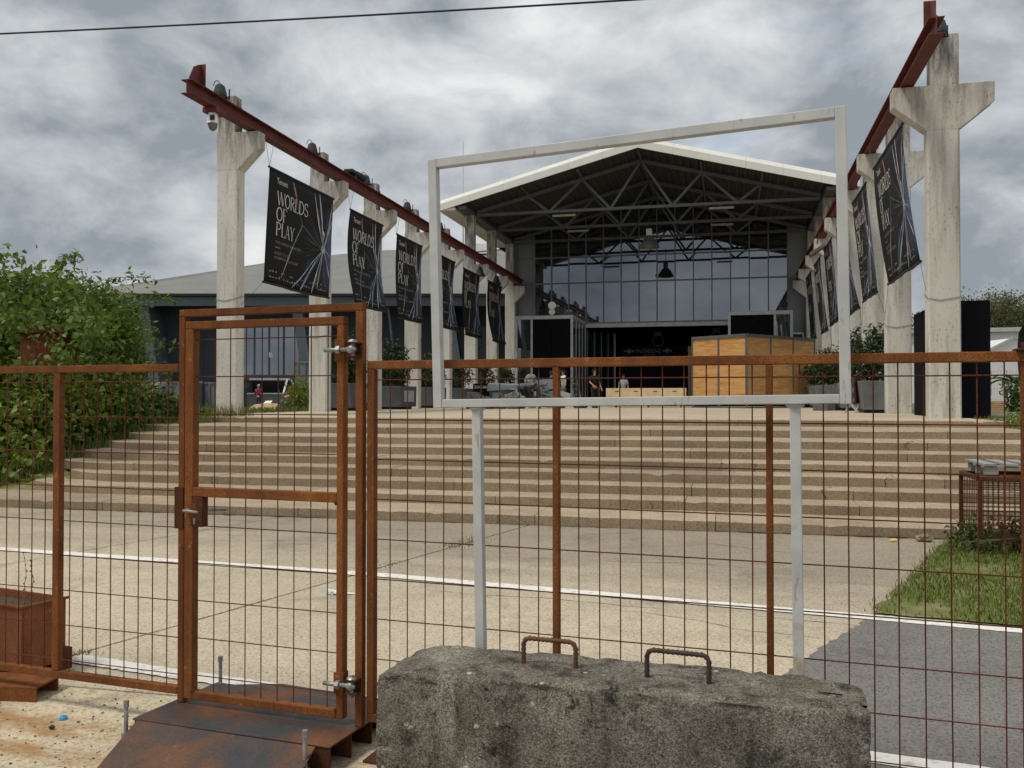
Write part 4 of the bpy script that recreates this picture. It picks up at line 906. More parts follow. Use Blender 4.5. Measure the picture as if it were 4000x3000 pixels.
    # guy wires from the bottom pole to the column bases
    p = B(0, 0) - FZ * .02; q = Vector((XL1 + .01, COLY[i] + (.2), 4.3)) if left else Vector((XR0 - .01, COLY[i + 1] + .2, 4.0))
    rod('guy_wire', p, q, .005, 'cable_black', t)
    p = B(1, 0) - FZ * .02; q = Vector((XL1 + .01, COLY[i + 1] + .2, 3.9)) if left else Vector((XR0 - .01, COLY[i] + .2, 4.2))
    rod('guy_wire', p, q, .005, 'cable_black', t)
for i in range(6):
    y0 = COLY[i] + (1.05 if i == 0 else 1.0); wid = 4.3 if i == 0 else 3.05; top = 8.36 - .0075 * (y0 - 22.4); h = 3.30
    banner('left', i, y0 + (0, .05, -.08, .1, -.05, .08)[i], wid, top - h - (0, .02, .05, 0, .04, .02)[i], h, (.12, -.22, -.10, -.25, -.16, -.30)[i], (.02, .16, .08, .18, .10, .14)[i])
    banner('right', i, COLY[i] + (.65 if i == 0 else .8), 4.3 if i == 0 else 3.05, top - h - .1, h, (.34, .26, .38, .22, .30, .26)[i], (.0, .05, -.03, .06, .0, .04)[i])

# ------------------------------------------------------------------ exhibition hall
HX = -4.37; RY0, RY1 = 44.9, 92.0; RL, RR = -14.75, 6.0
def zr(x): return 14.25 - .257 * abs(x - HX)
hall = thing('exhibition_hall', (HX, 56, PZ), 'exhibition hall with open steel truss canopy and tall glass front', 'hall')
k = MB(); vs = []; n = 52; per = (RR - RL) / n; xs = []
for i in range(n):
    x = RL + per * i; xs += [(x, 0), (x + per * .30, 0), (x + per * .42, .09), (x + per * .88, .09)]
xs.append((RR, 0)); ys = [RY0 + .06, 56.6, RY1]
for y in ys: vs += [(x, y, zr(x) + d) for x, d in xs]
m = len(xs); k.add(vs, [(j * m + i, j * m + i + 1, (j + 1) * m + i + 1, (j + 1) * m + i) for j in range(2) for i in range(m - 1)]); k.build('roof_deck', 'deck', hall)
k = MB()
for sx in (RL - .08, RR + .08):
    a = (sx, zr(sx)); b = (HX, zr(HX)); k.add([(a[0], RY0 + .45, a[1] + .6), (b[0], RY0 + .45, b[1] + .6), (b[0], RY1, b[1] + .6), (a[0], RY1, a[1] + .6)], [(0, 1, 2, 3)])
k.build('roof_cover', 'roof_white', hall)
for nm, h0, h1, ya, yb2 in (('fascia', -.03, .33, RY0, RY0 + .06), ('upper_fascia', .332, .64, RY0 + .16, RY0 + .45)):
    k = MB()
    nseg = 6
    for sx in (RL - .1, RR + .1):
        for q in range(nseg):
            xa = sx + (HX - sx) * q / nseg; xb = sx + (HX - sx) * (q + 1) / nseg - math.copysign(.012, sx - HX) * -1
            xb = sx + (HX - sx) * (q + 1) / nseg
            g = .008 if q < nseg - 1 else 0; xb2 = xb - math.copysign(g, HX - sx)
            P = [(xa, ya if h0 < 0 else ya, zr(xa) + h0), (xb2, ya, zr(xb2) + h0), (xb2, ya if h0 < 0 else yb2, zr(xb2) + h1), (xa, ya if h0 < 0 else yb2, zr(xa) + h1)]
            k.extr(P, (0, .05, 0))
    k.build(nm, 'roof_white', hall)
k = MB(); k.box((RL - .1, RY0 + .07, zr(RL) - .02), (XL0 - .02, 57, zr(RL) + .12)); k.build('eave_soffit', 'roof_white', hall)
k = MB(); k.box((XR1 + .02, RY0 + .07, zr(RR) - .02), (RR + .1, 57, zr(RR) + .12)); k.build('eave_soffit', 'roof_white', hall)
k = MB(); k.box((XL0 + .1, RY0 + .2, 11.63), (XL1 - .1, 56.4, 11.80)); k.build('eave_beam', 'steel_grey', hall)
k = MB(); k.box((XR0 + .1, RY0 + .2, 11.63), (XR1 - .1, 56.4, 11.80)); k.build('eave_beam', 'steel_grey', hall)
XA, XB = XL1 + .02, XR0 - .02
def truss(y):
    k = MB(); zb = 11.62; k.bar((XA, y, zb), (XB, y, zb), .16, .14); tr = k.build('truss', 'steel_grey', hall)
    def top(f): x = XA + (XB - XA) * f; return (x, y, zr(x) - .20)
    def bot(f): return (XA + (XB - XA) * f, y, zb)
    for a, b in ((top(0.0), top(.5)), (top(.5), top(1.0))):
        k = MB(); k.bar(a, b, .16, .16); k.build('top_chord', 'steel_grey', tr)
    tn = [.16, .325, .5, .675, .84]; bn = [.225, .41, .59, .775]
    for a, b in ((top(tn[0]), bot(bn[0])), (bot(bn[0]), top(tn[1])), (top(tn[1]), bot(bn[1])), (bot(bn[1]), top(tn[2])), (top(tn[2]), bot(bn[2])), (bot(bn[2]), top(tn[3])), (top(tn[3]), bot(bn[3])), (bot(bn[3]), top(tn[4]))):
        k = MB(); k.bar(a, b, .10, .12); k.build('diagonal', 'steel_grey', tr)
for y in (46.85, 51.4, 55.6): truss(y)
for f in (.16, .325, .5, .675, .84):
    x = XA + (XB - XA) * f; k = MB(); k.bar((x, RY0 + .3, zr(x) - .08), (x, 56.4, zr(x) - .08), .10, .08); k.build('purlin', 'steel_grey', hall)
for y, dz in ((46.85, 0), (51.4, 0)):
    for f, nm in ((.27, 'left'), (.73, 'right')):
        x = XA + (XB - XA) * f; t = thing('tube_light', (x, y, 11.2), f'cream fluorescent tube light under the {"front" if y < 48 else "second"} truss, {nm} half', 'tube light', 'tube lights on the trusses')
        k = MB(); k.box((x - .62, y - .07, 11.33), (x + .62, y + .07, 11.44)); k.build('housing', 'tube_cream', t, bevel=.02)
        k = MB(); k.bar((x - .4, y, 11.44), (x - .4, y, 11.56), .03, .03); k.bar((x + .4, y, 11.44), (x + .4, y, 11.56), .03, .03); k.build('hanger', 'black_metal', t)
t = thing('pendant_lamp', (-4.0, 51.3, 10.2), 'large grey dome pendant lamp hanging below the second truss', 'pendant lamp'); px_, py_ = -4.25, 50.2
k = MB(); k.tube([(px_, py_, 12.0), (px_, py_, 11.05)], .02, 6); k.build('rod', 'black_metal', t)
k = MB(); k.box((px_ - .16, py_ - .16, 10.72), (px_ + .16, py_ + .16, 11.1)); k.build('ballast_box', 'alu', t, bevel=.02)
k = MB(); k.tube([(px_, py_, z) for z in (10.70, 10.62, 10.4, 10.2, 10.05)], [.12, .22, .40, .52, .56], 20, cap=False); k.build('shade', 'lamp_shade', t, True)
# glass front
FY = 56.3; GX0, GX1 = -13.2, 3.5; NB_ = 15; bw = (GX1 - GX0) / NB_
ZR_ = [6.42, 8.99, 10.64]
fac = thing('glass_facade', (HX, FY, 6.4), None, None); fac.parent = hall; fac.location = Vector((HX, FY, 6.4)) - aloc(hall)
for o_ in ('label', 'category'):
    if o_ in fac: del fac[o_]
for i in range(NB_ + 1):
    x = GX0 + bw * i; k = MB(); k.box((x - .035, FY - .10, 6.42), (x + .035, FY + .06, zr(x) - .02)); k.build('mullion', 'mullion', fac)
for z in ZR_:
    k = MB(); k.box((GX0, FY - .085, z - .04), (GX1, FY + .05, z + .04)); k.build('transom', 'mullion', fac)
rr = random.Random(31)
for i in range(NB_):
    x0, x1 = GX0 + bw * i + .035, GX0 + bw * (i + 1) - .035
    for a, b in ((0, 1), (1, 2), (2, 3)):
        z0 = ZR_[a] + .04; tl, trr = (ZR_[b] - .04, ZR_[b] - .04) if b < 3 else (zr(x0) - .02, zr(x1) - .02)
        tw = rr.uniform(-.004, .004); th_ = rr.uniform(-.004, .004)
        k = MB(); k.extr([(x0, FY + tw, z0), (x1, FY - tw, z0), (x1, FY - tw + th_, trr), (x0, FY + tw + th_, tl)], (0, .012, 0))
        solid = (i == 0)
        k.build('panel' if solid else 'pane', 'wall_grey' if solid else 'facade_glass', fac)
k = MB(); k.box((GX1 + .04, FY - .05, PZ), (XR0 + .1, FY + .1, 12.3)); k.build('front_wall', 'wall_grey', hall)
k = MB(); k.box((XL1 - .2, FY - .05, PZ), (GX0 - .04, FY + .1, 12.3)); k.build('front_wall', 'wall_grey', hall)
k = MB(); k.box((GX0, FY - .12, 6.12), (GX1, FY + .12, 6.37)); k.build('door_lintel', 'alu', hall)
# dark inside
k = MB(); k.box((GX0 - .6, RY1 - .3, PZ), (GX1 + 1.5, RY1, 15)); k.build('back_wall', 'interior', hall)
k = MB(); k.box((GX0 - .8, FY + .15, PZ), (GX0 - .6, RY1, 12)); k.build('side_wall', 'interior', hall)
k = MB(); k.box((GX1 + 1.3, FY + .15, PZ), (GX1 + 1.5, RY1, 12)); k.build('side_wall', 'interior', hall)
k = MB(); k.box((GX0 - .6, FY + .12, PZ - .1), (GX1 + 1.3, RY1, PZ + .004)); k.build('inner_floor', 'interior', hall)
# white lattice girders hung inside
for y, z in ((59.2, 8.75), (63.0, 7.3)):
    t = thing('lattice_girder', (HX, y, z), f'white aluminium lattice girder inside the glass front, {"upper" if z > 8 else "lower"}', 'lattice girder', 'stage girders inside the hall')
    for dz in (0, .8 if z > 8 else .4): rod('chord', (GX0 + .8, y, z + dz), (GX1 - .4, y, z + dz), .05, 'white_plastic', t)
    n = 16; hgt = .8 if z > 8 else .4
    for i in range(n):
        a = GX0 + .8 + (GX1 - GX0 - 1.2) * i / n; b = GX0 + .8 + (GX1 - GX0 - 1.2) * (i + .5) / n; c2 = GX0 + .8 + (GX1 - GX0 - 1.2) * (i + 1) / n
        rod('brace', (a, y, z), (b, y, z + hgt), .032, 'white_plastic', t); rod('brace', (b, y, z + hgt), (c2, y, z), .032, 'white_plastic', t)
# side boxes beside the doorway
def vestibule(x0, x1, glass_left, label):
    t = thing('entrance_box', ((x0 + x1) / 2, 53, PZ), label, 'entrance box', 'glazed entrance boxes at the hall door'); y0, y1 = 51.3, FY - .13; zt = 6.5
    k = MB(); k.box((x0, y0, zt - .22), (x1, y1, zt)); k.build('roof_edge', 'alu', t, bevel=.02)
    for x in (x0, x1):
        k = MB(); a = x if x == x0 else x - .14; k.box((a, y0 + .002, PZ), (a + .14, y0 + .14, zt - .2205)); k.build('post', 'alu', t)
    gx = x0 + 1.0 if glass_left else x1 - .95
    k = MB(); k.box((gx - .06, y0 + .003, PZ), (gx + .06, y0 + .13, zt - .2205)); k.build('post', 'alu', t)
    pa, pb = (x0 + .14, gx - .06) if glass_left else (gx + .06, x1 - .14)
    k = MB(); k.box((pa, y0 + .06, PZ + .1), (pb, y0 + .08, zt - .22)); k.build('pane', 'box_glass', t)
    da, db = (gx + .06, x1 - .14) if glass_left else (x0 + .14, gx - .06); mid = (da + db) / 2
    for a, b in ((da, mid - .01), (mid + .01, db)):
        k = MB(); k.box((a, y0 + .05, PZ), (b, y0 + .09, zt - .2205)); k.build('black_panel', 'black_panel', t)
    sx = x1 if glass_left else x0; n = 4; k0 = 0
    for j in range(n):
        ya = y0 + .14 + (y1 - y0 - .14) * j / n; yb3 = y0 + .14 + (y1 - y0 - .14) * (j + 1) / n; s0 = sx - .06 if glass_left else sx + .02
        k = MB(); k.box((s0, ya + .04, PZ + .05), (s0 + .02, yb3 - .04, zt - .22)); k.build('pane', 'box_glass', t)
        k = MB(); k.box((s0 - .02, yb3 - .04, PZ), (s0 + .06, yb3 + .04, zt - .2205)); k.build('mullion', 'alu', t)
    ox = x0 if glass_left else x1; k = MB(); s0 = ox + .02 if glass_left else ox - .04
    k.box((s0, y0 + .15, PZ), (s0 + .02, y1, zt - .22)); k.build('pane', 'box_glass', t)
vestibule(-12.2, -8.75, True, 'glazed entrance box with black panels left of the hall doorway')
vestibule(0.0, 3.46, False, 'glazed entrance box with black panels right of the hall doorway')
t = thing('disc_sign', (-10.0, 51.6, 6.5), 'pole with two round white discs on the left entrance box', 'disc sign')
k = MB(); k.tube([(-10.0, 51.5, 6.5), (-10.0, 51.5, 7.1)], .025, 6); k.build('pole', 'white_plastic', t)
for z, r in ((6.72, .18), (7.08, .23)):
    k = MB(); k.tube([(-10.0, 51.46, z), (-10.0, 51.40, z)], r, 18); k.build('disc', 'white_plastic', t)
t = thing('roof_camera', (3.05, 51.6, 6.5), 'small black camera head on the right entrance box', 'camera')
k = MB(); k.tube([(3.05, 51.6, 6.5), (3.05, 51.6, 6.9)], .04, 6); k.build('stand', 'black_metal', t)
k = MB(); k.box((2.85, 51.4, 6.72), (3.2, 51.75, 6.95)); k.tube([(3.05, 51.6, 6.9), (3.1, 51.5, 7.2)], [.10, .06], 8); k.build('head', 'black_metal', t)
for x0, n in ((-8.6, 4),):
    t = thing('folding_door', (-8.2, 57, PZ), 'folded glass door leaf with grey posts at the left of the doorway', 'folding door')
    for j in range(n):
        a = Vector((-8.7 + .32 * j, FY + .2 + .9 * j, PZ)); b = a + Vector((.30, .85, 0))
        k = MB(); k.bar(a + FZ * 2.35, b + FZ * 2.35, .03, 4.6); k.build('leaf', 'box_glass', t)
        k = MB(); k.box(a + Vector((-.04, -.05, 0)), a + Vector((.04, .05, 4.75))); k.build('post', 'mullion', t)
    k = MB(); a = Vector((-7.42, FY + 3.8, PZ)); k.box(a + Vector((-.07, -.05, 0)), a + Vector((.07, .05, 4.75))); k.build('post', 'alu', t)
t = thing('side_window', (4.0, FY - .1, 4), 'narrow window frame in the grey wall right of the doorway', 'window')
k = MB(); k.box((3.62, FY - .09, 2.3), (4.35, FY - .052, 5.6)); k.build('pane', 'dark_glass', t)
k = MB(); k.box((3.56, FY - .13, 5.5), (4.42, FY - .0905, 5.62)); k.box((4.32, FY - .13, 2.3), (4.42, FY - .0905, 5.4995)); k.build('frame', 'alu', t)
# things inside the doorway
t = thing('stage_banner', (-5.6, 62, PZ), 'dark blue stage wall with the pale event lettering inside the hall', 'stage wall')
k = MB(); k.box((-7.2, 62, PZ), (-1.6, 62.2, 5.25)); k.build('wall', 'stage_navy', t)
v, f = text_mesh('WUTHERING', .40, 'CENTER'); v2, f2 = text_mesh('WAVES', .36, 'CENTER'); o = len(v)
k = MB(); k.add([(-5.35 + a[0] * .75, 61.99, 4.76 + a[1] * 1.0) for a in v] + [(-5.25 + a[0] * .75, 61.99, 4.40 + a[1]) for a in v2], f + [tuple(q + o for q in g) for g in f2]); k.build('lettering', 'stage_text', t)
k = MB()
for x in (-6.65, -4.05):
    for dx, s in ((0, .2), (-.25, .09), (.25, .09)):
        k.add([(x + dx - s, 61.99, 4.90), (x + dx, 61.99, 4.90 - s), (x + dx + s, 61.99, 4.90), (x + dx, 61.99, 4.90 + s)], [(0, 1, 2, 3)])
k.build('star_emblem', 'stage_text', t)
t = thing('partition_wall', (0, 58.5, PZ), 'grey temporary wall with a timber post inside the doorway', 'partition')
k = MB(); k.extr([(-2.35, 58.6, PZ), (1.2, 58.6, PZ), (1.2, 58.6, 4.75), (-1.0, 58.6, 4.78), (-2.35, 58.6, 5.0)][::-1], (0, .1, 0)); k.build('panel', 'grey_fixture', t)
k = MB(); k.box((-2.5, 58.5, PZ), (-2.35, 58.7, 5.0)); k.build('post', 'wood_slat', t)
for j, (x, z) in enumerate(((-4.55, 5.55), (-.75, 5.7))):
    t = thing('round_speaker', (x, 60.5, z - .4), f'round grey speaker with bracket hanging in the dark doorway, {"left" if j == 0 else "right"} one', 'speaker', 'round speakers in the doorway')
    k = MB(); pts = [(x + .36 * math.cos(a), 60.5, z - .05 + .36 * math.sin(a)) for a in [2 * math.pi * q / 20 for q in range(21)]]; k.tube(pts, .05, 6, cap=False); k.build('ring', 'grey_fixture', t)
    k = MB(); k.box((x - .25, 60.45, z + .3), (x + .25, 60.55, z + .55)); k.build('bracket', 'grey_fixture', t)
# ------------------------------------------------------------------ plywood booth
t = thing('plywood_booth', (1.5, 43, PZ), 'big plywood panel booth with grey metal edges before the hall doorway', 'booth')
bc = Vector((.80, 41.34, PZ)); br = Vector((4.05, 45.6, PZ)); bl_ = Vector((-1.64, 43.2, PZ)); BH = 3.22
def face(a, b, n, hb):
    d = (b - a).normalized(); L = (b - a).length; nn = d.cross(FZ).normalized()
    for j in range(n):
        p = a + d * (L * j / n + .06); q = a + d * (L * (j + 1) / n - .06); k = MB(); k.bar(p + FZ * (hb / 2 + .08), q + FZ * (hb / 2 + .08), .04, hb - .16); k.build('plywood_panel', 'plywood', t)
    for j in range(n + 1):
        if j == 0 and a is bc and n == 2: continue
        p = a + d * (L * j / n); k = MB(); k.bar(p, p + FZ * (hb - .002), .10, .10); k.build('metal_post', 'steel_grey', t)
    k = MB(); k.bar(a + FZ * (hb + .05), b + FZ * (hb + .05), .14, .14); k.build('top_edge', 'steel_grey', t)
    k = MB(); k.bar(a + FZ * .03, b + FZ * .03, .09, .06); k.build('bottom_edge', 'steel_grey', t)
face(bc, br, 3, BH); face(bc, bl_, 2, BH)
k = MB(); k.extr([bl_ + FZ * (BH + .05), bc + FZ * (BH + .05), br + FZ * (BH + .05), br + (bl_ - bc) + FZ * (BH + .05)], (0, 0, -.05)); k.build('top_sheet', 'plywood', t)
k = MB(); e = br + (bl_ - bc); k.bar(br + FZ * 1.6, e + FZ * 1.6, .05, 3.1); k.bar(bl_ + FZ * 1.6, e + FZ * 1.6, .05, 3.1); k.build('back_panel', 'plywood', t)
# ------------------------------------------------------------------ pale timber crates
def timber_crate(x0, y0, x1, y1, z0, z1, label):
    t = thing('timber_crate', ((x0 + x1) / 2, (y0 + y1) / 2, z0), label, 'crate', 'pale timber crates before the doorway')
    k = MB(); k.box((x0, y0, z0), (x1, y1, z1)); b = k.build('box', 'cream_timber', t, bevel=.012)
    for f in (.14, .38, .62, .86):
        x = x0 + (x1 - x0) * f; k = MB(); zz = (z0 + z1) / 2 + .06; k.box((x - .09, y0 - .004, zz - .02), (x + .09, y0 - .0005, zz + .02)); k.build('hand_slot', 'black_metal', t)
        k = MB(); k.box((x - .35, y0 - .012, z0), (x - .29, y0 - .0005, z1)); k.build('batten', 'cream_timber', t)
    k = MB(); k.box((x0, y0 - .01, z0), (x1, y0 - .0005, z0 + .03)); k.build('batten', 'cream_timber', t)
timber_crate(-5.75, 43.2, -1.95, 44.2, PZ + .12, PZ + .50, 'long pale timber crate at the bottom of the pair')
timber_crate(-5.75, 43.2, -1.95, 44.2, PZ + .51, PZ + .93, 'long pale timber crate at the top of the pair')
t = thing('pallet_base', (-3.8, 43.7, PZ), 'low pallet skids under the pale timber crates', 'pallet')
for x in (-5.4, -3.85, -2.3):
    k = MB(); k.box((x - .08, 43.2, PZ), (x + .08, 44.2, PZ + .118)); k.build('skid', 'wood_slat', t)

# ------------------------------------------------------------------ slate building on the left
LO = Vector((-43.46, 55.35, 0)); LX = Vector((.972, .2346, 0)); LY = Vector((-.2346, .972, 0)); GZ = .94
def LB(s, d, z): return LO + LX * s + LY * d + FZ * z
t = thing('slate_building', LB(15, 4, GZ), 'long dark slate building with broad light grey hipped roof', 'building')
def lbox(k, s0, s1, d0, d1, z0, z1): return k.obox(LO, LX, LY, FZ, (s0, d0, z0), (s1, d1, z1))
k = MB(); lbox(k, -5, 31, 3.2, 24, GZ, 8.8); k.build('wall', 'slate_wall', t)
k = MB(); k.add([LB(-2.5, 0, 9.15), LB(31.5, 0, 9.15), LB(31.5, 22, 15.9), LB(17.2, 22, 15.9), LB(9.5, 17, 14.3), LB(3.5, 8, 11.4), LB(31.5, 40, 9.15), LB(-.3, 30, 9.15)],
  [(0, 1, 2, 3, 4, 5), (2, 1, 6), (3, 2, 6, 7), (5, 4, 3, 7, 0)]); k.build('roof', 'roof_grey', t)
# standing seams on the roof
k = MB(); lbox(k, -2.5, 31.5, -.02, .28, 8.98, 9.148); k.build('gutter', 'black_metal', t)
k = MB(); lbox(k, -2.4, 31.4, .3, .6, 8.30, 8.95); k.build('fascia', 'slate_trim', t)
k = MB(); lbox(k, -2.4, 31.4, .62, 3.2, 8.801, 8.95); k.build('soffit', 'slate_wall', t)
for s in (2.2, 13.3, 24.2):
    for dr in (0,):
        k = MB(); k.extr([LB(s, .7, 8.3), LB(s + .75, .7, 8.3), LB(s + 1.85, .7, GZ), LB(s + 1.15, .7, GZ)], LY * 2.4); k.build('slanted_pier', 'slate_trim', t)
rib = MB()
for s in np.arange(1.6, 31, .9): lbox(rib, s, s + .04, 3.16, 3.199, GZ, 8.74)
rib.build('wall_rib', 'slate_wall', t)['kind'] = 'stuff'
w = MB(); lbox(w, 8.7, 13.5, 3.12, 3.198, 2.4, 7.4); wf = w.build('window', 'slate_trim', t)
for a, b in ((8.9, 9.9), (10.05, 11.0), (11.15, 12.1), (12.25, 13.3)):
    k = MB(); lbox(k, a, b, 3.08, 3.118, 3.4, 7.2); k.build('pane', 'window_glass', wf)
k = MB(); lbox(k, 8.6, 13.6, 2.6, 3.1, 3.0, 3.3); k.build('sill', 'slate_trim', wf)
k = MB(); lbox(k, 11.05, 11.35, 3.05, 3.07, 4.7, 5.1); k.build('notice', 'paper_white', wf)
k = MB(); lbox(k, 25.2, 28, 3.12, 3.198, 2.4, 7.0); k.build('window', 'slate_trim', t)
k = MB(); lbox(k, 22.5, 27.5, 18.5, 19.5, 15.0, 15.9); k.build('roof_light', 'roof_white', t)
rod('downpipe', LB(20.3, .75, 8.3), LB(21.2, .75, GZ), .09, 'slate_trim', t)
t = thing('antenna_mast', (-18.28, 63, GZ), 'thin pale antenna mast rising behind the left columns', 'antenna'); rod('pole', (-18.9, 63.0, 8.9), (-18.9, 63.0, 15.5), .06, 'alu', t); rod('whip', (-18.9, 63.0, 15.5), (-18.9, 63.0, 20.5), .022, 'alu', t)
rod('stay', (-18.9, 63.0, 12.3), (-15.5, 62.0, 12.3), .05, 'steel_grey', t)

# ------------------------------------------------------------------ skips by the building
def skip(s, d, w, dep, h, label, mat, stripe=True, open_front=False):
    t = thing('skip', LB(s + w / 2, d + dep / 2, GZ), label, 'skip', 'waste skips by the slate building')
    def P(a, b, z): return LB(s + a, d + b, GZ + z)
    k = MB()
    if not open_front:
        k.add([P(0, 0, .15), P(w, 0, .15), P(w, dep, .15), P(0, dep, .15), P(0, 0, h), P(w, 0, h), P(w, dep, h), P(0, dep, h)], [(0, 1, 5, 4), (1, 2, 6, 5), (2, 3, 7, 6), (3, 0, 4, 7), (0, 3, 2, 1)]); k.build('body', mat, t)
        k = MB(); lbox(k, s - .05, s + w + .05, d - .06, d + .06, GZ + h, GZ + h + .12); lbox(k, s - .05, s + w + .05, d + dep - .06, d + dep + .06, GZ + h, GZ + h + .12); k.build('rim', mat, t)
        for a in np.arange(.25, w, .5):
            k = MB(); lbox(k, s + a, s + a + .09, d - .07, d - .001, GZ + .15, GZ + h - .001); k.build('rib', mat, t)
    else:
        k.add([P(0, 0, .1), P(w, 0, .1), P(w, 0, 1.0), P(0, 0, 1.0), P(.0, 1.1, 2.0), P(w, 1.1, 2.0), P(w, dep, 2.0), P(0, dep, 2.0), P(0, dep, .1), P(w, dep, .1)], [(0, 1, 2, 3), (0, 3, 4, 7, 8), (2, 1, 9, 6, 5), (8, 7, 6, 9)]); k.build('body', mat, t)
        k = MB(); lbox(k, s - .15, s + w + .15, d + 1.0, d + 1.15, GZ + 2.0, GZ + 2.14); lbox(k, s, s + w, d - .03, d + .06, GZ + 1.0, GZ + 1.08); k.build('rim', 'alu', t)
        k = MB(); lbox(k, s + .05, s + w - .05, d + 1.3, d + 1.35, GZ + .3, GZ + 1.95); k.build('dark_load', 'interior', t)
        k = MB(); k.bar(P(w * .98, 0, 1.05), P(w * .98, 1.1, 2.05), .12, .12); k.bar(P(w + 1.2, .1, .7), P(w + .2, 1.1, 2.0), .10, .10); k.build('lifting_arm', 'alu', t)
    if stripe:
        sa = 0.06 if not open_front else w + .05
        for j in range(4):
            k = MB(); z = .35 + .2 * j; k.add([P(sa, -.075, z), P(sa + .32, -.075, z + .12), P(sa + .32, -.075, z + .26), P(sa, -.075, z + .14)], [(0, 1, 2, 3)]); k.build('warning_stripe', 'stripe_red' if j % 2 else 'stripe_white', t)
skip(3.6, -5, 2.3, 1.6, 1.75, 'grey waste skip with ribs beside the bushes', 'skip_white')
skip(6.3, -4.4, 1.8, 1.6, 1.75, 'grey ribbed skip with red and white stripes behind the first left column', 'skip_grey')
skip(8.3, -2.8, 1.9, 1.6, 1.7, 'dark grey skip with a red notice left of the woman', 'skip_grey', False)
k = MB(); lbox(k, 9.4, 9.85, -2.90, -2.88, GZ + 1.1, GZ + 1.5); tag(k.build('notice_board', 'stripe_white'), 'small red and white notice fixed to a dark skip', 'notice')
skip(10.75, -1.4, 2.6, 2.6, 2.0, 'low open skip with a tilting rim behind the cardboard boxes', 'planter_grey', True, True)
skip(13.9, -.9, 1.6, 2.0, 3.2, 'tall weathered container with a raised lid beside the second left column', 'skip_grey', False)
# flattened cardboard boxes on the grass
t = thing('cardboard_box', (-22.2, 41, GZ), 'torn open cardboard box lying on the grass by the skips', 'cardboard box'); p = Vector((-20.9, 37.2, 1.06))
k = MB(); k.extr([p + Vector(q) for q in ((-.7, 0, 0), (0, -.1, .05), (0, .5, .35), (-.6, .6, .28))], (0, 0, .03)); k.build('flap', 'cardboard', t)
k = MB(); k.extr([p + Vector(q) for q in ((.05, -.1, .0), (.75, 0, .02), (.7, .5, .33), (.05, .45, .36))], (0, 0, .03)); k.build('flap', 'cardboard', t)
k = MB(); k.box(p + Vector((-.2, .4, 0)), p + Vector((.5, 1.0, .34))); k.build('box_body', 'cardboard', t)
k = MB(); k.extr([p + Vector(q) for q in ((-.05, .5, .36), (.3, .5, .36), (.32, .65, .48), (-.03, .65, .47))], (0, 0, .02)); k.build('foam_sheet', 'paper_white', t)

# ------------------------------------------------------------------ planters with laurel between the columns
def laurel(x, y, z, r, h, label, n=1500, sd=0):
    rng = np.random.default_rng(100 + sd); t = thing('laurel_shrub', (x, y, z), label, 'shrub', 'laurel shrubs in the planters')
    k = MB()
    for j in range(4): k.tube([(x + rng.uniform(-.1, .1), y + rng.uniform(-.1, .1), z), (x + rng.uniform(-.3, .3), y + rng.uniform(-.3, .3), z + h * .8)], [.03, .01], 5)
    k.build('stem', 'bark', t)
    leaves(n, clumps([((x, y, z + h * .42), (r, r * 1.1, h * .46)), ((x + rng.uniform(-.2, .2), y, z + h * .75), (r * .6, r * .6, h * .3))], 90, .13, rng, .35, z + .05), .19, 'foliage', 'leaf_laurel', t, .45, .36, .1, rng)
def planter(x, y, w, d, h, label, panel=True, mat='planter_grey'):
    t = thing('grey_planter', (x, y, PZ), label, 'planter', 'grey planters between the columns')
    k = MB(); b = .12; zz = PZ
    k.add([(x - w / 2 + b, y - d / 2 + b, zz + .1), (x + w / 2 - b * .2, y - d / 2 + b, zz + .1), (x + w / 2 - b * .2, y + d / 2, zz + .1), (x - w / 2 + b, y + d / 2, zz + .1), (x - w / 2, y - d / 2, zz + h), (x + w / 2, y - d / 2, zz + h), (x + w / 2, y + d / 2, zz + h), (x - w / 2, y + d / 2, zz + h)],
          [(0, 3, 2, 1), (4, 5, 6, 7), (0, 1, 5, 4), (1, 2, 6, 5), (2, 3, 7, 6), (3, 0, 4, 7)]); k.build('tub', mat, t, bevel=.015)
    k = MB(); k.box((x - w * .38, y - d * .35, zz), (x + w * .38, y + d * .4, zz + .099)); k.build('plinth', 'black_metal', t)
    if panel:
        k = MB(); k.box((x + w / 2 - .01, y - d * .30, zz + .30), (x + w / 2 + .012, y + d * .30, zz + h - .18)); k.build('side_panel', 'planter_panel', t)
pl = [(-13.75, 30.9, 1.25, 2.2, 1.0, 2.6), (-13.55, 35.2, 1.3, 1.9, .95, 2.6), (-13.6, 39.7, 1.2, 1.8, .95, 2.2), (-13.5, 44.3, 1.2, 1.8, .95, 2.0), (-13.4, 48.9, 1.2, 1.8, .95, 2.2), (-13.3, 53.4, 1.1, 1.6, .95, 2.0)]
for j, (x, y, w, d, h, sh) in enumerate(pl):
    planter(x, y, w, d, h, f'dark grey planter in the left column row, {ORD[j]} from the stairs')
    laurel(x, y, PZ + h - .05, w * .55, sh * .75, f'dark green laurel in the {ORD[j]} planter of the left column row', 1700 if j < 3 else 1100, j)
for j, (x, y, sh) in enumerate(((4.55, 30.4, 2.3), (4.45, 35.1, 2.6), (4.2, 39.7, 1.9), (4.2, 44.4, 1.9))):
    planter(x, y, 1.15, 1.9, 1.0, f'plain grey planter in the right column row, {ORD[j]} from the stairs', False, 'skip_grey')
    laurel(x, y, PZ + .95, .68, sh * .78, f'dark green laurel in the {ORD[j]} planter of the right column row', 1700, 20 + j)

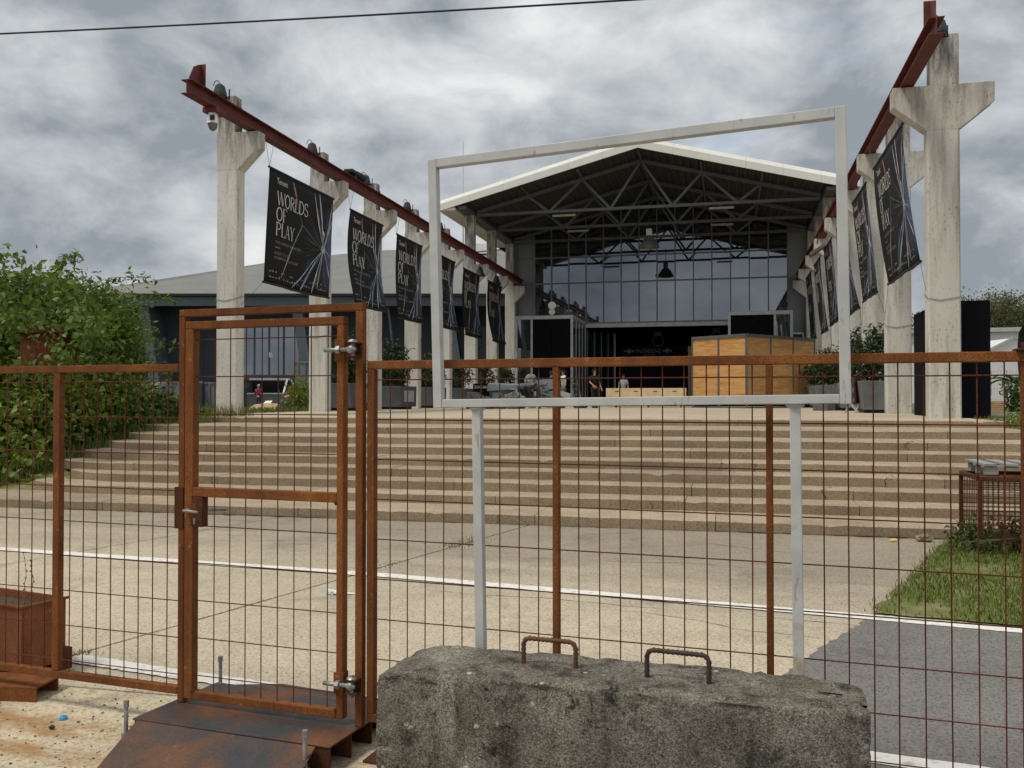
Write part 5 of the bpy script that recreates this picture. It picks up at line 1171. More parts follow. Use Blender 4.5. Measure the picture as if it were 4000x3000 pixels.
# ------------------------------------------------------------------ heap of stage props by the doorway
def campt(px, py, Z):
    x = (px - 2000) / 3500 * Z; return Vector((x * .97209 - Z * .23463, x * .23463 + Z * .97209, 1.70 + (1553 - py) / 3500 * Z))
g = 'stage props heaped before the doorway'
t = thing('access_sign', campt(1875, 1590, 40), 'black board with white access lettering left of the prop heap', 'sign'); a = campt(1848, 1500, 40); b = campt(1912, 1500, 40)
k = MB(); d = (b - a); k.obox(a, d.normalized(), Vector((-d.y, d.x, 0)).normalized(), FZ, (0, 0, -.65), (d.length, .06, .02)); k.build('board', 'black_panel', t)
v, f = text_mesh('ZUGANG VERANST', .20); k = MB(); dn_ = d.normalized(); nn = Vector((dn_.y, -dn_.x, 0)); k.add([a + dn_ * (.05 + q[0] * .42) + FZ * (-.2 + q[1] * .9) + nn * .005 for q in v], f); k.build('lettering', 'print_white', t)
for e in (.05, d.length - .1):
    k = MB(); k.obox(a, dn_, -nn, FZ, (e, .02, PZ - a.z), (e + .05, .05, -.6505)); k.build('leg', 'black_metal', t)
rr = random.Random(15)
for j in range(9):
    x = 1845 + j * 22 + rr.uniform(-6, 6); c = campt(x, 1553 + .30 * 3500 / 38.5, 38.5 + rr.uniform(-.3, .4)); c.z = PZ + .22
    k = MB(); k.lump(c, (rr.uniform(.28, .42), rr.uniform(.25, .4), rr.uniform(.24, .46)), 3, .22, j); k.v = [(q[0], q[1], max(q[2], PZ + .003)) for q in k.v]
    tag(k.build('rubble_prop', 'rubble'), f'crumpled grey rock prop, {ORD[j]} from the left in the heap', 'rock prop', g)
t = thing('blade_prop', campt(2000, 1560, 38.6), 'pale blue-grey blade-shaped prop pointing left over the rubble', 'blade prop', g)
a = campt(1905, 1500, 38.8); b = campt(1902, 1528, 38.8); c = campt(2022, 1505, 38.6); e = campt(2022, 1518, 38.6)
k = MB(); k.extr([a, b, e, c], (.05, .22, .06)); k.build('blade', 'prop_panel', t)
k = MB(); k.tube([campt(2015, 1511, 38.7), campt(2040, 1508, 38.7), campt(2090, 1503, 38.7)], [.10, .13, .09], 10); k.build('hilt', 'prop_metal', t)
t = thing('machine_prop', campt(2080, 1570, 38.8), 'tangle of dark mechanical arms and tubes in the prop heap', 'machine prop', g)
for j in range(26):
    p = campt(rr.uniform(2030, 2120), rr.uniform(1506, 1585), 38.8 + rr.uniform(-.4, .4)); p.z = max(p.z, PZ + .1); q = p + Vector((rr.uniform(-.5, .6), rr.uniform(-.3, .3), rr.uniform(-.35, .35))); q.z = max(q.z, PZ + .06)
    k = MB(); k.tube([p, (p + q) / 2 + Vector((0, 0, rr.uniform(-.05, .08))), q], [rr.uniform(.03, .08), rr.uniform(.04, .10), rr.uniform(.02, .06)], 7); k.build('arm', 'prop_dark' if j % 3 else 'prop_metal', t)
for a_, b_, r in (((2080, 1508), (2135, 1500), .10), ((2085, 1500), (2138, 1494), .07), ((2110, 1528), (2140, 1524), .08), ((2105, 1530), (2180, 1562), .07)):
    k = MB(); k.tube([campt(*a_, 38.6), campt(*b_, 38.6)], r, 10); k.build('piston', 'prop_metal', t)
k = MB(); k.lump(campt(2005, 1566, 38.6), (.50, .3, .36), 3, .2, 44); k.v = [(q[0], q[1], max(q[2], PZ + .003)) for q in k.v]; tag(k.build('sack_prop', 'skip_grey'), 'light grey rounded sack prop in front of the machine', 'sack prop', g)
k = MB(); p = campt(1985, 1588, 38.2); k.box((p.x - .06, p.y - .05, PZ + .002), (p.x + .14, p.y + .1, PZ + .16)); k.box((p.x - .02, p.y - .06, PZ + .16), (p.x + .10, p.y + .08, PZ + .19)); tag(k.build('paper_cup_box', 'paper_white'), 'small white carton in front of the prop heap', 'carton', g)
t = thing('tilted_panel', campt(2140, 1560, 39.4), 'large blue-grey flat panel propped up behind the machine', 'panel', g)
k = MB(); k.extr([campt(2092, 1484, 39.6), campt(2096, 1520, 39.6), campt(2168, 1520, 39.4), campt(2172, 1478, 39.4)][::-1], (0, .08, 0)); k.build('sheet', 'prop_panel', t)
k = MB(); k.extr([campt(2120, 1530, 39.2), campt(2120, 1582, 39.2), campt(2205, 1585, 39.2), campt(2175, 1525, 39.2)][::-1], (0, .08, 0)); k.build('sheet', 'prop_panel', t)
k = MB(); k.bar(campt(2178, 1532, 39), campt(2228, 1548, 39), .16, .22); k.build('beam', 'planter_panel', t)
k = MB(); k.bar(Vector((*campt(2110, 1520, 39.7).xy, PZ)), campt(2110, 1520, 39.7), .06, .06); k.bar(Vector((*campt(2160, 1520, 39.5).xy, PZ)), campt(2160, 1520, 39.5), .06, .06); k.build('leg', 'black_metal', t)
k = MB(); k.lump(campt(2072, 1490, 40), (.26, .25, .34), 3, .12, 5); k.lump(campt(2080, 1476, 40), (.17, .15, .16), 3, .15, 6); k.tube([Vector((*campt(2074, 1500, 40).xy, PZ)), campt(2074, 1500, 40)], .12, 8)
tag(k.build('wrapped_bundle', 'bundle_cloth'), 'pale wrapped bundle standing behind the prop heap', 'bundle', g)

# ------------------------------------------------------------------ people
def skinmesh(name, joints, edges, mat, parent, root=0, sub=1):
    """joints: list of (point, radius)"""
    me = bpy.data.meshes.new(name); P = [Vector(j[0]) for j in joints]; c = P[root]
    me.from_pydata([tuple(p - c) for p in P], edges, []); me.materials.append(M[mat]); o = place(name, me, c, parent)
    sk = o.modifiers.new('skin', 'SKIN'); sk.use_smooth_shade = True
    if not me.skin_vertices: me.skin_vertices.new()
    for i, j in enumerate(joints):
        r = j[1]; me.skin_vertices[0].data[i].radius = r if isinstance(r, tuple) else (r, r)
    me.skin_vertices[0].data[root].use_root = True
    ss = o.modifiers.new('sub', 'SUBSURF'); ss.levels = sub; ss.render_levels = sub; return o
def person(loc, yaw, ht, label, shirt, trousers, hair, arms, sleeves=.5, hand_pose=0, lean=0, long_hair=False, legs=(0.0, 0.0)):
    t = thing('person', loc, label, 'person'); s = ht / 1.75; cy, sy = math.cos(yaw), math.sin(yaw); base = Vector(loc)
    def L(x, y, z):
        y = y - lean * max(0, z - .9); x, y, z = x * s, y * s, z * s; return base + Vector((x * cy - y * sy, x * sy + y * cy, z))      # x right, -y forward
    # continuous body
    J = [(L(0, 0, .94), .09), (L(0, .01, 1.15), .08), (L(0, .01, 1.36), .085), (L(0, 0, 1.50), .055), (L(0, -.01, 1.58), .06), (L(0, -.015, 1.66), .088), (L(0, -.01, 1.72), .07)]; E_ = [(0, 1), (1, 2), (2, 3), (3, 4), (4, 5), (5, 6)]
    J.append((L(0, -.095, 1.635), .018)); E_.append((5, 7))
    LJ, AJ = {}, {}
    for sd in (-1, 1):
        b = len(J); st2 = legs[0] if sd < 0 else legs[1]
        J += [(L(.09 * sd, 0, .90), .08), (L(.10 * sd, -.02 + st2 * .25, .50), .055), (L(.10 * sd, .02 + st2 * .5, .10), .042), (L(.105 * sd, -.12 + st2 * .5, .035), .038)]; E_ += [(0, b), (b, b + 1), (b + 1, b + 2), (b + 2, b + 3)]; LJ[sd] = [L(.09 * sd, 0, .90), L(.10 * sd, -.02 + st2 * .25, .50), L(.10 * sd, .02 + st2 * .5, .10)]
        sh = L(.185 * sd, .0, 1.41); el, wr = arms[sd]; el = L(*el); wr = L(*wr); b = len(J)
        J += [(sh, .058), (el, .042), (wr, .029)]; E_ += [(2, b), (b, b + 1), (b + 1, b + 2)]; AJ[sd] = [sh, el, wr]
        d = (wr - el).normalized(); side = d.cross(L(0, -1, 0) - L(0, 0, 0)); side = side.normalized() if side.length > .1 else Vector((1, 0, 0)); pm = wr + d * .07 * s; J.append((pm, .028)); pb = b + 3; E_.append((b + 2, pb))
        cur = side.cross(d).normalized()
        for q, (off, ln) in enumerate(((-.024, .07), (-.008, .08), (.008, .078), (.024, .062))):
            a1 = pm + side * off * s + d * .03 * s; a2 = a1 + (d * .7 + cur * .5) * ln * .8 * s; n0 = len(J); J += [(a1, .0095), (a2, .008)]; E_ += [(pb, n0), (n0, n0 + 1)]
        a1 = wr + side * -.035 * s + d * .03 * s; a2 = a1 + (d * .8 - side * .4).normalized() * .05 * s; n0 = len(J); J += [(a1, .011), (a2, .009)]; E_ += [(pb, n0), (n0, n0 + 1)]
    body = skinmesh('body', [(p, r * s) for p, r in J], E_, 'skin', t)
    J2 = [(L(0, .005, .93), (.155 * s, .125 * s)), (L(0, .01, 1.15), (.145 * s, .115 * s)), (L(0, .01, 1.37), (.165 * s, .125 * s)), (L(0, 0, 1.47), (.085 * s, .075 * s))]; E2 = [(0, 1), (1, 2), (2, 3)]
    for sd in (-1, 1):
        b = len(J2); a = AJ[sd]; J2 += [(a[0], .078 * s), (a[0].lerp(a[1], min(1, sleeves * 2)), .064 * s)]; E2 += [(2, b), (b, b + 1)]
        if sleeves > .5: J2.append((a[1].lerp(a[2], (sleeves - .5) * 2), .048 * s)); E2.append((b + 1, b + 2))
    skinmesh('shirt', J2, E2, shirt, t)
    J3 = [(L(0, .005, .97), (.145 * s, .12 * s))]; E3 = []
    for sd in (-1, 1):
        b = len(J3); a = LJ[sd]; J3 += [(a[0] - FZ * .03, .112 * s), (a[1], .078 * s), (a[2], .062 * s)]; E3 += [(0, b), (b, b + 1), (b + 1, b + 2)]
    skinmesh('trousers', J3, E3, trousers, t)
    for sd in (-1, 1):
        st2 = legs[0] if sd < 0 else legs[1]
        k = MB(); k.tube([L(.10 * sd, .06 + st2 * .5, .06), L(.10 * sd, -.04 + st2 * .5, .06), L(.107 * sd, -.14 + st2 * .5, .045), L(.107 * sd, -.19 + st2 * .5, .04)], [.05 * s, .055 * s, .048 * s, .03 * s], 8); k.build('shoe', 'shoe', t, True)
    H = [(L(0, .015, 1.69), .088 * s), (L(0, -.02, 1.735), .066 * s), (L(0, .05, 1.63), .07 * s)]; Eh = [(0, 1), (0, 2)]
    if long_hair: H.append((L(0, .06, 1.52), .06 * s)); Eh.append((2, 3))
    skinmesh('hair', H, Eh, hair, t)
    for ex_ in (-.03, .03):
        k = MB(); k.lump(L(ex_, -.098, 1.668), (.010, .010, .008), 1, 0, 1); k.build('eye', 'hair_black', t)
    return t
hang = {-1: ((-.24, .02, 1.13), (-.25, -.08, .90)), 1: ((.24, .02, 1.13), (.25, -.08, .90))}
_w = campt(1010, 1590, 58)
person((_w.x, _w.y, GZ - .02), rad(18), 1.60, 'person in a magenta cardigan and jeans by the open skip, arms behind the back', 'shirt_pink', 'jeans', 'hair_grey', {-1: ((-.25, .10, 1.13), (-.08, .17, .98)), 1: ((.25, .10, 1.13), (.08, .17, .96))}, .95)
person((-5.95, 40.74, PZ), rad(32), 1.78, 'person in black clothes pushing a hand truck beside the pale crates', 'shirt_black', 'trousers_black', 'hair_black', {-1: ((-.25, -.06, 1.15), (-.20, -.32, 1.02)), 1: ((.25, .02, 1.13), (.30, -.06, .90))}, .45, legs=(-.12, .15))
person((-5.45, 48.0, PZ), rad(5), 1.70, 'person in a pale grey T-shirt behind the pale crates', 'shirt_grey', 'trousers_black', 'hair_black', hang, .4)
person((-7.34, 40.45, PZ), rad(-60), 1.76, 'person in a white T-shirt and olive trousers, hands raised to the face', 'shirt_white', 'trousers_olive', 'hair_black', {-1: ((-.22, -.22, 1.22), (-.06, -.24, 1.50)), 1: ((.22, -.22, 1.22), (.06, -.24, 1.48))}, .35, legs=(.1, -.1))
person((-8.25, 42.0, PZ), rad(150), 1.72, 'person in black seen from behind the prop heap, back of the head showing', 'shirt_black', 'trousers_black', 'hair_black', hang, .45, lean=.1)
# hand truck
t = thing('hand_truck', (-6.5, 40.3, PZ), 'dark hand truck with a fat rubber tyre, tilted back', 'hand truck'); a = Vector((-6.75, 40.2, PZ + .22))
for dx in (-.0, .28):
    k = MB(); p = a + Vector((.10 + dx * .9, dx * .3, 0)); pts = [p + Vector((.23 * math.cos(q), 0, .0 + .23 * math.sin(q))) for q in [2 * math.pi * u / 20 for u in range(21)]]
    k.tube([p + Vector((.185 * math.cos(q), 0, .185 * math.sin(q))) for q in [2 * math.pi * u / 20 for u in range(21)]], .07, 8, cap=False); wh = k.build('tyre', 'rubber', t, True)
    k = MB(); k.tube([p + Vector((0, -.05, 0)), p + Vector((0, .05, 0))], .11, 12); k.build('rim', 'alu', wh)
for dx in (-.12, .16):
    k = MB(); k.tube([a + Vector((.12 + dx, .05 + .3 * dx, -.1)), a + Vector((.02 + dx, .1, .55)), a + Vector((-.14 + dx, .14, 1.18))], .028, 7); k.build('upright', 'prop_metal', t, True)
for f in (.3, .55, .8):
    z = .1 + f; k = MB(); k.bar(a + Vector((-.05 - .1 * f, .1, z)), a + Vector((.25 - .12 * f, .14, z)), .03, .03); k.build('crossbar', 'prop_metal', t)
k = MB(); k.box(a + Vector((.0, -.35, -.21)), a + Vector((.35, .05, -.19))); k.build('toe_plate', 'prop_metal', t)

# ------------------------------------------------------------------ right-hand side
t = thing('black_box_wall', (5.5, 24.5, PZ), 'tall matt black boxed panel standing behind the nearest right column', 'black panel')
k = MB(); k.box((4.98, 23.0, PZ), (5.97, 23.06, 3.98)); k.build('front_panel', 'black_panel', t)
k = MB(); k.box((4.98, 23.061, PZ), (5.04, 26.6, 3.98)); k.build('side_panel', 'black_panel', t)
k = MB(); k.box((5.91, 23.061, PZ), (5.97, 26.6, 3.98)); k.build('side_panel', 'black_panel', t)
k = MB(); k.box((5.0, 26.0, 3.40), (5.9, 26.5, 3.5)); k.build('brace', 'wood_slat', t)
t = thing('trestle_sign', campt(3360, 1600, 29), 'brown printed sign boards leaning on crossed trestle legs by the right columns', 'trestle sign')
a = campt(3326, 1470, 28.4); b = campt(3376, 1446, 29.6)
k = MB(); k.extr([a, b, campt(3378, 1560, 29.6), campt(3330, 1580, 28.4)], (.10, .04, 0)); k.build('board', 'brown_board', t)
k = MB(); k.extr([campt(3372, 1447, 29.7), campt(3384, 1450, 29.8), campt(3382, 1548, 29.8), campt(3374, 1560, 29.7)], (.06, .03, 0)); k.build('board', 'far_white', t)
k = MB(); k.extr([campt(3333, 1515, 28.38), campt(3350, 1505, 28.85), campt(3350, 1525, 28.85), campt(3333, 1535, 28.38)], (-.012, -.006, 0)); k.extr([campt(3335, 1556, 28.38), campt(3344, 1553, 28.7), campt(3344, 1566, 28.7), campt(3335, 1570, 28.38)], (-.012, -.006, 0)); k.build('notice', 'paper_white', t)
for (p, q) in (((3318, 1582, 28.2), (3300, 1616, 28.2)), ((3326, 1580, 28.3), (3352, 1620, 28.0)), ((3362, 1575, 29.0), (3340, 1618, 28.6)), ((3380, 1580, 29.2), (3406, 1618, 28.8))):
    qq = campt(*q); qq.z = PZ; k = MB(); k.bar(campt(*p), qq, .05, .05); k.build('leg', 'alu', t)
t = thing('stacked_boxes', campt(3260, 1590, 34), 'low grey boxes and trolleys stacked beside the plywood booth', 'boxes')
for j, (x, y, w, h) in enumerate(((3205, 1592, .5, .22), (3230, 1575, .55, .5), (3262, 1560, .6, .62), (3285, 1590, .45, .3))):
    c = campt(x, 1590, 33 + .4 * j); k = MB(); k.box((c.x - w / 2, c.y - .3, PZ + .0), (c.x + w / 2, c.y + .3, PZ + h)); k.build('box', 'planter_grey' if j % 2 else 'grey_fixture', t, bevel=.02)
# white industrial shed and tent far right
def WS(px, py, Z): return campt(px, py, Z)
t = thing('white_shed', campt(3950, 1600, 78), 'white industrial shed with grey roof edge at the right edge', 'shed')
a = campt(3560, 1600, 80); b = campt(4300, 1600, 76); d = (b - a).normalized(); n_ = Vector((-d.y, d.x, 0)); L_ = (b - a).length
k = MB(); k.obox((a.x, a.y, 0), d, n_, FZ, (0, 0, PZ - .3), (L_, 20, 7.4)); k.build('wall', 'far_white', t)
k = MB(); k.obox((a.x, a.y, 0), d, n_, FZ, (-.2, -.5, 7.401), (L_ + .2, 20, 7.75)); k.build('roof_edge', 'alu', t)
for z in (6.6, 5.4):
    k = MB(); k.obox((a.x, a.y, 0), d, n_, FZ, (0, -.06, z), (L_, -.001, z + .08)); k.build('trim', 'alu', t)
for q in np.arange(1, L_, 1.6):
    k = MB(); k.obox((a.x, a.y, 0), d, n_, FZ, (q, -.03, PZ), (q + .05, -.001, 6.59)); k.build('wall_seam', 'far_white', t)
t = thing('white_tent', campt(3960, 1600, 62), 'white gabled event tent in front of the white shed', 'tent')
a = campt(3866, 1500, 62); 
k = MB(); P_ = [campt(3855, 1600, 62), campt(4200, 1600, 62), campt(4200, 1320, 62), campt(3960, 1320, 62), campt(3855, 1372, 62)]; P_ = [Vector((p.x, p.y, max(p.z, PZ - .1))) for p in P_]; k.extr(P_, (-.235 * 6, .972 * 6, 0)); k.build('canvas', 'far_white', t)
k = MB(); k.bar(campt(3855, 1371, 61.9), campt(3960, 1319, 61.9), .12, .14); k.bar(campt(3960, 1319, 61.9), campt(4200, 1319, 61.9), .12, .14); k.build('edge', 'alu', t)
t = thing('wire_fence', campt(3950, 1590, 48), 'thin grey welded wire fence before the white tent', 'fence'); a = campt(3872, 1590, 48); b = campt(4060, 1590, 46)
for j in range(16):
    p = a.lerp(b, j / 15); rod('wire', (p.x, p.y, PZ), (p.x, p.y, 3.15), .008 if j % 5 else .03, 'alu', t)
for z in (1.6, 2.2, 2.8, 3.1): rod('wire', (a.x, a.y, z), (b.x, b.y, z), .008, 'alu', t)
t = thing('slatted_plinth', campt(3890, 1620, 30), 'slatted timber plinth with large white letters at the right edge', 'letter sign'); a = campt(3830, 1610, 30); b = campt(3923, 1610, 30); d = (b - a).normalized(); n_ = Vector((-d.y, d.x, 0))
for j in range(5):
    k = MB(); z = PZ + .002 + j * .072; k.obox((a.x, a.y, 0), d, n_, FZ, (0, 0, z), ((b - a).length, .45, z + .060)); k.build('slat', 'wood_slat', t)
k = MB(); k.obox((a.x, a.y, 0), d, n_, FZ, (.02, .02, PZ), ((b - a).length - .02, .43, PZ + .355)); k.build('core', 'soil', t)
v, f = text_mesh('Tencent', .36, 'RIGHT')
k = MB(); o = len(v); fr = [Vector((a.x, a.y, 0)) + d * ((b - a).length - .06 + q[0] * .95) + n_ * .10 + FZ * (PZ + .365 + q[1] * 1.1) for q in v]; bk = [p + n_ * .10 for p in fr]
k.add(fr + bk, f + [tuple(reversed([i + o for i in g_])) for g_ in f]); k.build('lettering', 'white_plastic', t)
t = thing('banana_plant', campt(3950, 1610, 28.5), 'broad-leaved banana plant before the white tent', 'plant'); b0 = campt(3968, 1620, 33); b0.z = PZ - .05
k = MB(); k.tube([b0, b0 + FZ * .5, b0 + FZ * 1.0], [.10, .08, .05], 8); k.build('stem', 'leaf_yellow', t)
rr = random.Random(9)
for j in range(8):
    an = rr.uniform(0, 6.28) if j > 2 else (2.6, 3.4, .4)[j]; L_ = rr.uniform(.8, 1.3); up_ = rr.uniform(.5, 1.2); k = MB(); vs = []
    for q in range(9):
        f = q / 8; r = L_ * f; z = 1.0 + up_ * f - 1.0 * f * f * .9; w_ = .20 * math.sin(math.pi * min(1, f * .95 + .05)) + .01
        c = b0 + Vector((math.cos(an) * r, math.sin(an) * r, z)); s_ = Vector((-math.sin(an), math.cos(an), 0)); vs += [c - s_ * w_ + FZ * .05, c, c + s_ * w_ + FZ * .05]
    k.add(vs, [(3 * q + e, 3 * q + e + 1, 3 * q + e + 4, 3 * q + e + 3) for q in range(8) for e in (0, 1)]); k.build('leaf', 'banana_leaf', t, True)
def bushy(name, c, ells, n, size, mat, label, cat='shrub', group=None, ncl=120, spread=.22, flat=.5, aspect=.5, zmin=None, trunk=True, sd=0, shell=.5):
    rng = np.random.default_rng(300 + sd); t = thing(name, c, label, cat, group)
    k = MB(); rr = random.Random(sd)
    for e in ells:
        for j in range(3):
            p = Vector(c) + Vector((rr.uniform(-.3, .3), rr.uniform(-.3, .3), 0)); q = Vector(e[0]) + Vector((rr.uniform(-.5, .5) * e[1][0], rr.uniform(-.5, .5) * e[1][1], e[1][2] * rr.uniform(.2, .8)))
            m = p.lerp(q, .5) + Vector((rr.uniform(-.2, .2), rr.uniform(-.2, .2), .1)); k.tube([p, m, q], [.035 * max(1, e[1][2] / 2), .025 * max(1, e[1][2] / 2), .008], 6)
    if trunk: k.build('stem', 'bark', t)
    leaves(n, clumps(ells, ncl, spread, rng, shell, zmin), size, 'foliage', mat, t, flat, aspect, .25, rng); return t
bushy('flower_bush', campt(3985, 1600, 31), [(tuple(campt(3985, 1585, 31)), (.5, .5, .55)), (tuple(campt(3960, 1540, 31)), (.35, .4, .5))], 900, .16, 'leaf_ivy', 'low leafy bush beside the slatted plinth', 'bush', None, 40, .12, .5, .4, PZ, True, 1)
bushy('weed_tuft', (5.95, 20.2, 1.0), [((5.95, 20.0, 1.15), (.45, .5, .22))], 500, .12, 'leaf_yellow', 'yellow-flowered weed tuft at the top right of the stairs', 'weeds', None, 30, .12, .6, .3, .95, True, 2)
# trees behind on the right
def tree(c, h, r, label, n, mat='leaf_tree', sd=0, size=.45, gaps=70, shell=.25):
    rng = np.random.default_rng(500 + sd); rr = random.Random(sd); t = thing('broadleaf_tree', c, label, 'tree', 'trees beyond the right-hand sheds'); c = Vector(c)
    k = MB(); k.tube([c, c + FZ * h * .3, c + FZ * h * .55 + Vector((rr.uniform(-.5, .5), 0, 0)), c + FZ * h * .8], [.30, .24, .15, .05], 8)
    for j in range(16):
        z = h * rr.uniform(.3, .75); an = rr.uniform(0, 6.28); p = c + FZ * z; q = p + Vector((math.cos(an) * r * .85, math.sin(an) * r * .85, h * rr.uniform(.08, .25))); m = p.lerp(q, .5) + FZ * .3
        k.tube([p, m, q], [.10, .06, .015], 5)
        for e in range(3):
            w2 = m.lerp(q, .3 + .3 * e); q2 = w2 + Vector((rr.uniform(-1, 1), rr.uniform(-1, 1), rr.uniform(.2, 1.2))); k.tube([w2, q2], [.03, .008], 4)
    k.build('trunk', 'bark', t)
    ells = [((c.x + rr.uniform(-.5, .5) * r, c.y + rr.uniform(-.5, .5) * r, c.z + h * rr.uniform(.45, .85)), (r * rr.uniform(.35, .6), r * rr.uniform(.35, .6), h * rr.uniform(.10, .2))) for _ in range(9)]
    leaves(n, clumps(ells, gaps, .55, rng, shell), size, 'crown', mat, t, .6, .55, .1, rng)
for j, (px, Z, h, r, lab) in enumerate(((3900, 120, 15.6, 6.5, 'thin olive-green tree above the white shed, next to the black panel'), (3990, 112, 14.8, 6, 'olive-green tree above the white shed at the right edge'), (4090, 118, 16, 7, 'tall olive-green tree just beyond the right edge'), (3800, 125, 13.0, 6, 'tree crown hidden mostly behind the nearest right column'), (3590, 118, 12.0, 5, 'tree crown in the gap left of the nearest right column'))):
    p = campt(px, 1590, Z); tree((p.x, p.y, PZ - .2), h, r, lab, 7000, sd=j, size=.34)
# beach flag by the right fence post
t = thing('beach_flag', campt(4060, 1700, 12), 'dark printed feather flag at the right edge beyond the fence', 'flag'); b0 = campt(4128, 1900, 13)
b0.z = .35; k = MB(); k.tube([b0, b0 + FZ * 2.9], .018, 6); k.build('pole', 'black_metal', t)
k = MB(); vs = []; k.uv = []
for q in range(11):
    f = q / 10; z = 1.62 + .95 * f; w_ = .55 * (1 - max(0, f - .7) ** 2 * 8) if f > .7 else .55
    for e in range(5):
        g2 = e / 4; c = b0 + FZ * z - Vector((.97, .23, 0)) * (w_ * g2) + Vector((0, .06 * math.sin(g2 * 6 + f * 5), 0)); vs.append(c); k.uv.append((1 - g2, f))
k.add(vs, [(q * 5 + e, q * 5 + e + 1, (q + 1) * 5 + e + 1, (q + 1) * 5 + e) for q in range(10) for e in range(4)]); k.build('cloth', 'banner_print', t, True)
t = thing('post_cap', F(2.86, 1.877), 'flat rusty cap plate on the right-hand fence post', 'cap plate'); k = MB(); fbox(k, 2.82, 2.92, 1.8765, 1.886, -.05, .05); k.build('plate', 'rust_dark', t, bevel=.002)
k = MB(); k.tube([F(2.86, 1.886), F(2.86, 1.91)], .02, 8); k.build('stub', 'rust_dark', t)

# ------------------------------------------------------------------ wire cage and pallet at the foot of the stairs
t = thing('wire_cage', (3.3, 11.0, 0), 'rusty wire mesh cage with tube frame at the right end of the stairs', 'cage'); X0, X1, Y0, Y1, HC = 2.64, 4.5, 10.62, 11.42, .85
for x in (X0, X1):
    for y in (Y0, Y1):
        k = MB(); k.box((x - .022, y - .022, 0), (x + .022, y + .022, HC - .05)); k.build('post', 'rust_dark', t, bevel=.005)
for (a, b) in (((X0, Y0), (X1, Y0)), ((X0, Y1), (X1, Y1)), ((X0, Y0 + .023), (X0, Y1 - .023)), ((X1, Y0 + .023), (X1, Y1 - .023))):
    k = MB(); k.bar((a[0], a[1], HC - .025), (b[0], b[1], HC - .025), .05, .049); k.build('top_rail', 'rust_dark', t, bevel=.006)
for y in (Y0, Y1):
    x = X0 + .07
    while x < X1: rod('wire', (x, y, .05), (x, y, HC - .05), .0042, 'rust_dark', t); x += .055
    z = .08
    while z < HC - .06: rod('wire', (X0, y, z), (X1, y, z), .0042, 'rust_dark', t); z += .05
for x in (X0,):
    y = Y0 + .08
    while y < Y1: rod('wire', (x, y, .05), (x, y, HC - .05), .0042, 'rust_dark', t); y += .07
t = thing('wooden_pallet', (3.4, 11.0, HC), 'weathered grey wooden pallet lying on the wire cage', 'pallet'); zz = HC + .001
for y in (10.68, 11.0, 11.32):
    for x in (2.76, 3.36, 3.96):
        k = MB(); k.box((x - .06, y - .05, zz), (x + .07, y + .05, zz + .09)); k.build('block', 'grey_timber', t, bevel=.006)
    k = MB(); k.box((2.68, y - .05, zz + .0902), (4.12, y + .05, zz + .112)); k.build('stringer', 'grey_timber', t)
for j in range(7):
    x = 2.68 + j * .21; k = MB(); tl = random.Random(j).uniform(-.01, .01); k.extr([(x, 10.60, zz + .1125), (x + .125, 10.60 + tl, zz + .1125), (x + .125, 11.40, zz + .1125), (x, 11.40 + tl, zz + .1125)], (0, 0, .022)); k.build('deck_board', 'grey_timber', t)
bushy('cage_weeds', (3.4, 11.0, 0), [((3.3, 10.75, .16), (.9, .35, .26)), ((2.55, 10.55, .1), (.35, .3, .16))], 1700, .055, 'leaf_ivy', 'green weeds growing through the wire cage', 'weeds', None, 80, .06, .6, .6, .02, True, 3)
# ------------------------------------------------------------------ grass
gp = [(1.09, 7.5), (1.59, 8.85), (2.1, 10.4), (2.35, 11.1), (2.6, 11.62), (10, 11.7), (10, 6.1), (2.12, 7.34)]
rr = random.Random(12); k = MB(); pg = []
for a, b in zip(gp, gp[1:] + gp[:1]):
    for q in range(10): pg.append((a[0] + (b[0] - a[0]) * q / 10 + rr.uniform(-.05, .05) * (a[0] < 9), a[1] + (b[1] - a[1]) * q / 10 + (rr.uniform(0, .03))))
k.add([(x, y, .014) for x, y in pg], [tuple(range(len(pg)))[::-1]]); struct(k.build('grass_plot', 'grass_ground'))
def inpoly(x, y, poly):
    c = False; n = len(poly)
    for i in range(n):
        (xa, ya), (xb, yb) = poly[i], poly[i - 1]
        if (ya > y) != (yb > y) and x < (xb - xa) * (y - ya) / (yb - ya) + xa: c = not c
    return c
def plot_pts(n):
    P = np.stack([RNG.uniform(.9, 5.2, n * 2), RNG.uniform(6.5, 11.7, n * 2), np.full(n * 2, .012)], 1)
    nzv = [math.sin(P[i, 0] * 3.1 + P[i, 1] * 1.7) + math.sin(P[i, 1] * 4.3 - P[i, 0] * 2.2) + RNG.normal() * .6 for i in range(len(P))]
    keep = [i for i in range(len(P)) if nzv[i] > -1.1 and inpoly(P[i, 0] - RNG.normal() * .05, P[i, 1], gp)]; return P[keep][:n]
o = blades(24000, plot_pts, .048, 'lawn_grass', 'grass_blade', (3, 9, 0), 1.1, .0042); tag(o, 'patchy green grass beside the asphalt on the right', 'grass')
def bank_pts(n):
    x = -12.2 - RNG.random(n) ** 1.3 * 7; y = RNG.uniform(13, 21.5, n); t_ = np.clip((y - 11.4) / 9.2, 0, 1); z = -.02 + 1.2 * t_ - .06; return np.stack([x, y, z], 1)
o = blades(9000, bank_pts, .42, 'long_grass', 'grass_long', (-14, 17, 0), .7, .008); tag(o, 'long unmown grass on the bank left of the stairs', 'grass')
def bank_r(n):
    x = 5.3 + RNG.random(n) * 5; y = RNG.uniform(15, 22, n); t_ = np.clip((y - 11.4) / 9.2, 0, 1); return np.stack([x, y, -.05 + 1.2 * t_], 1)
o = blades(5000, bank_r, .16, 'bank_grass', 'grass_blade', (7, 18, 0), .6, .008); tag(o, 'short green grass on the bank right of the stairs', 'grass')
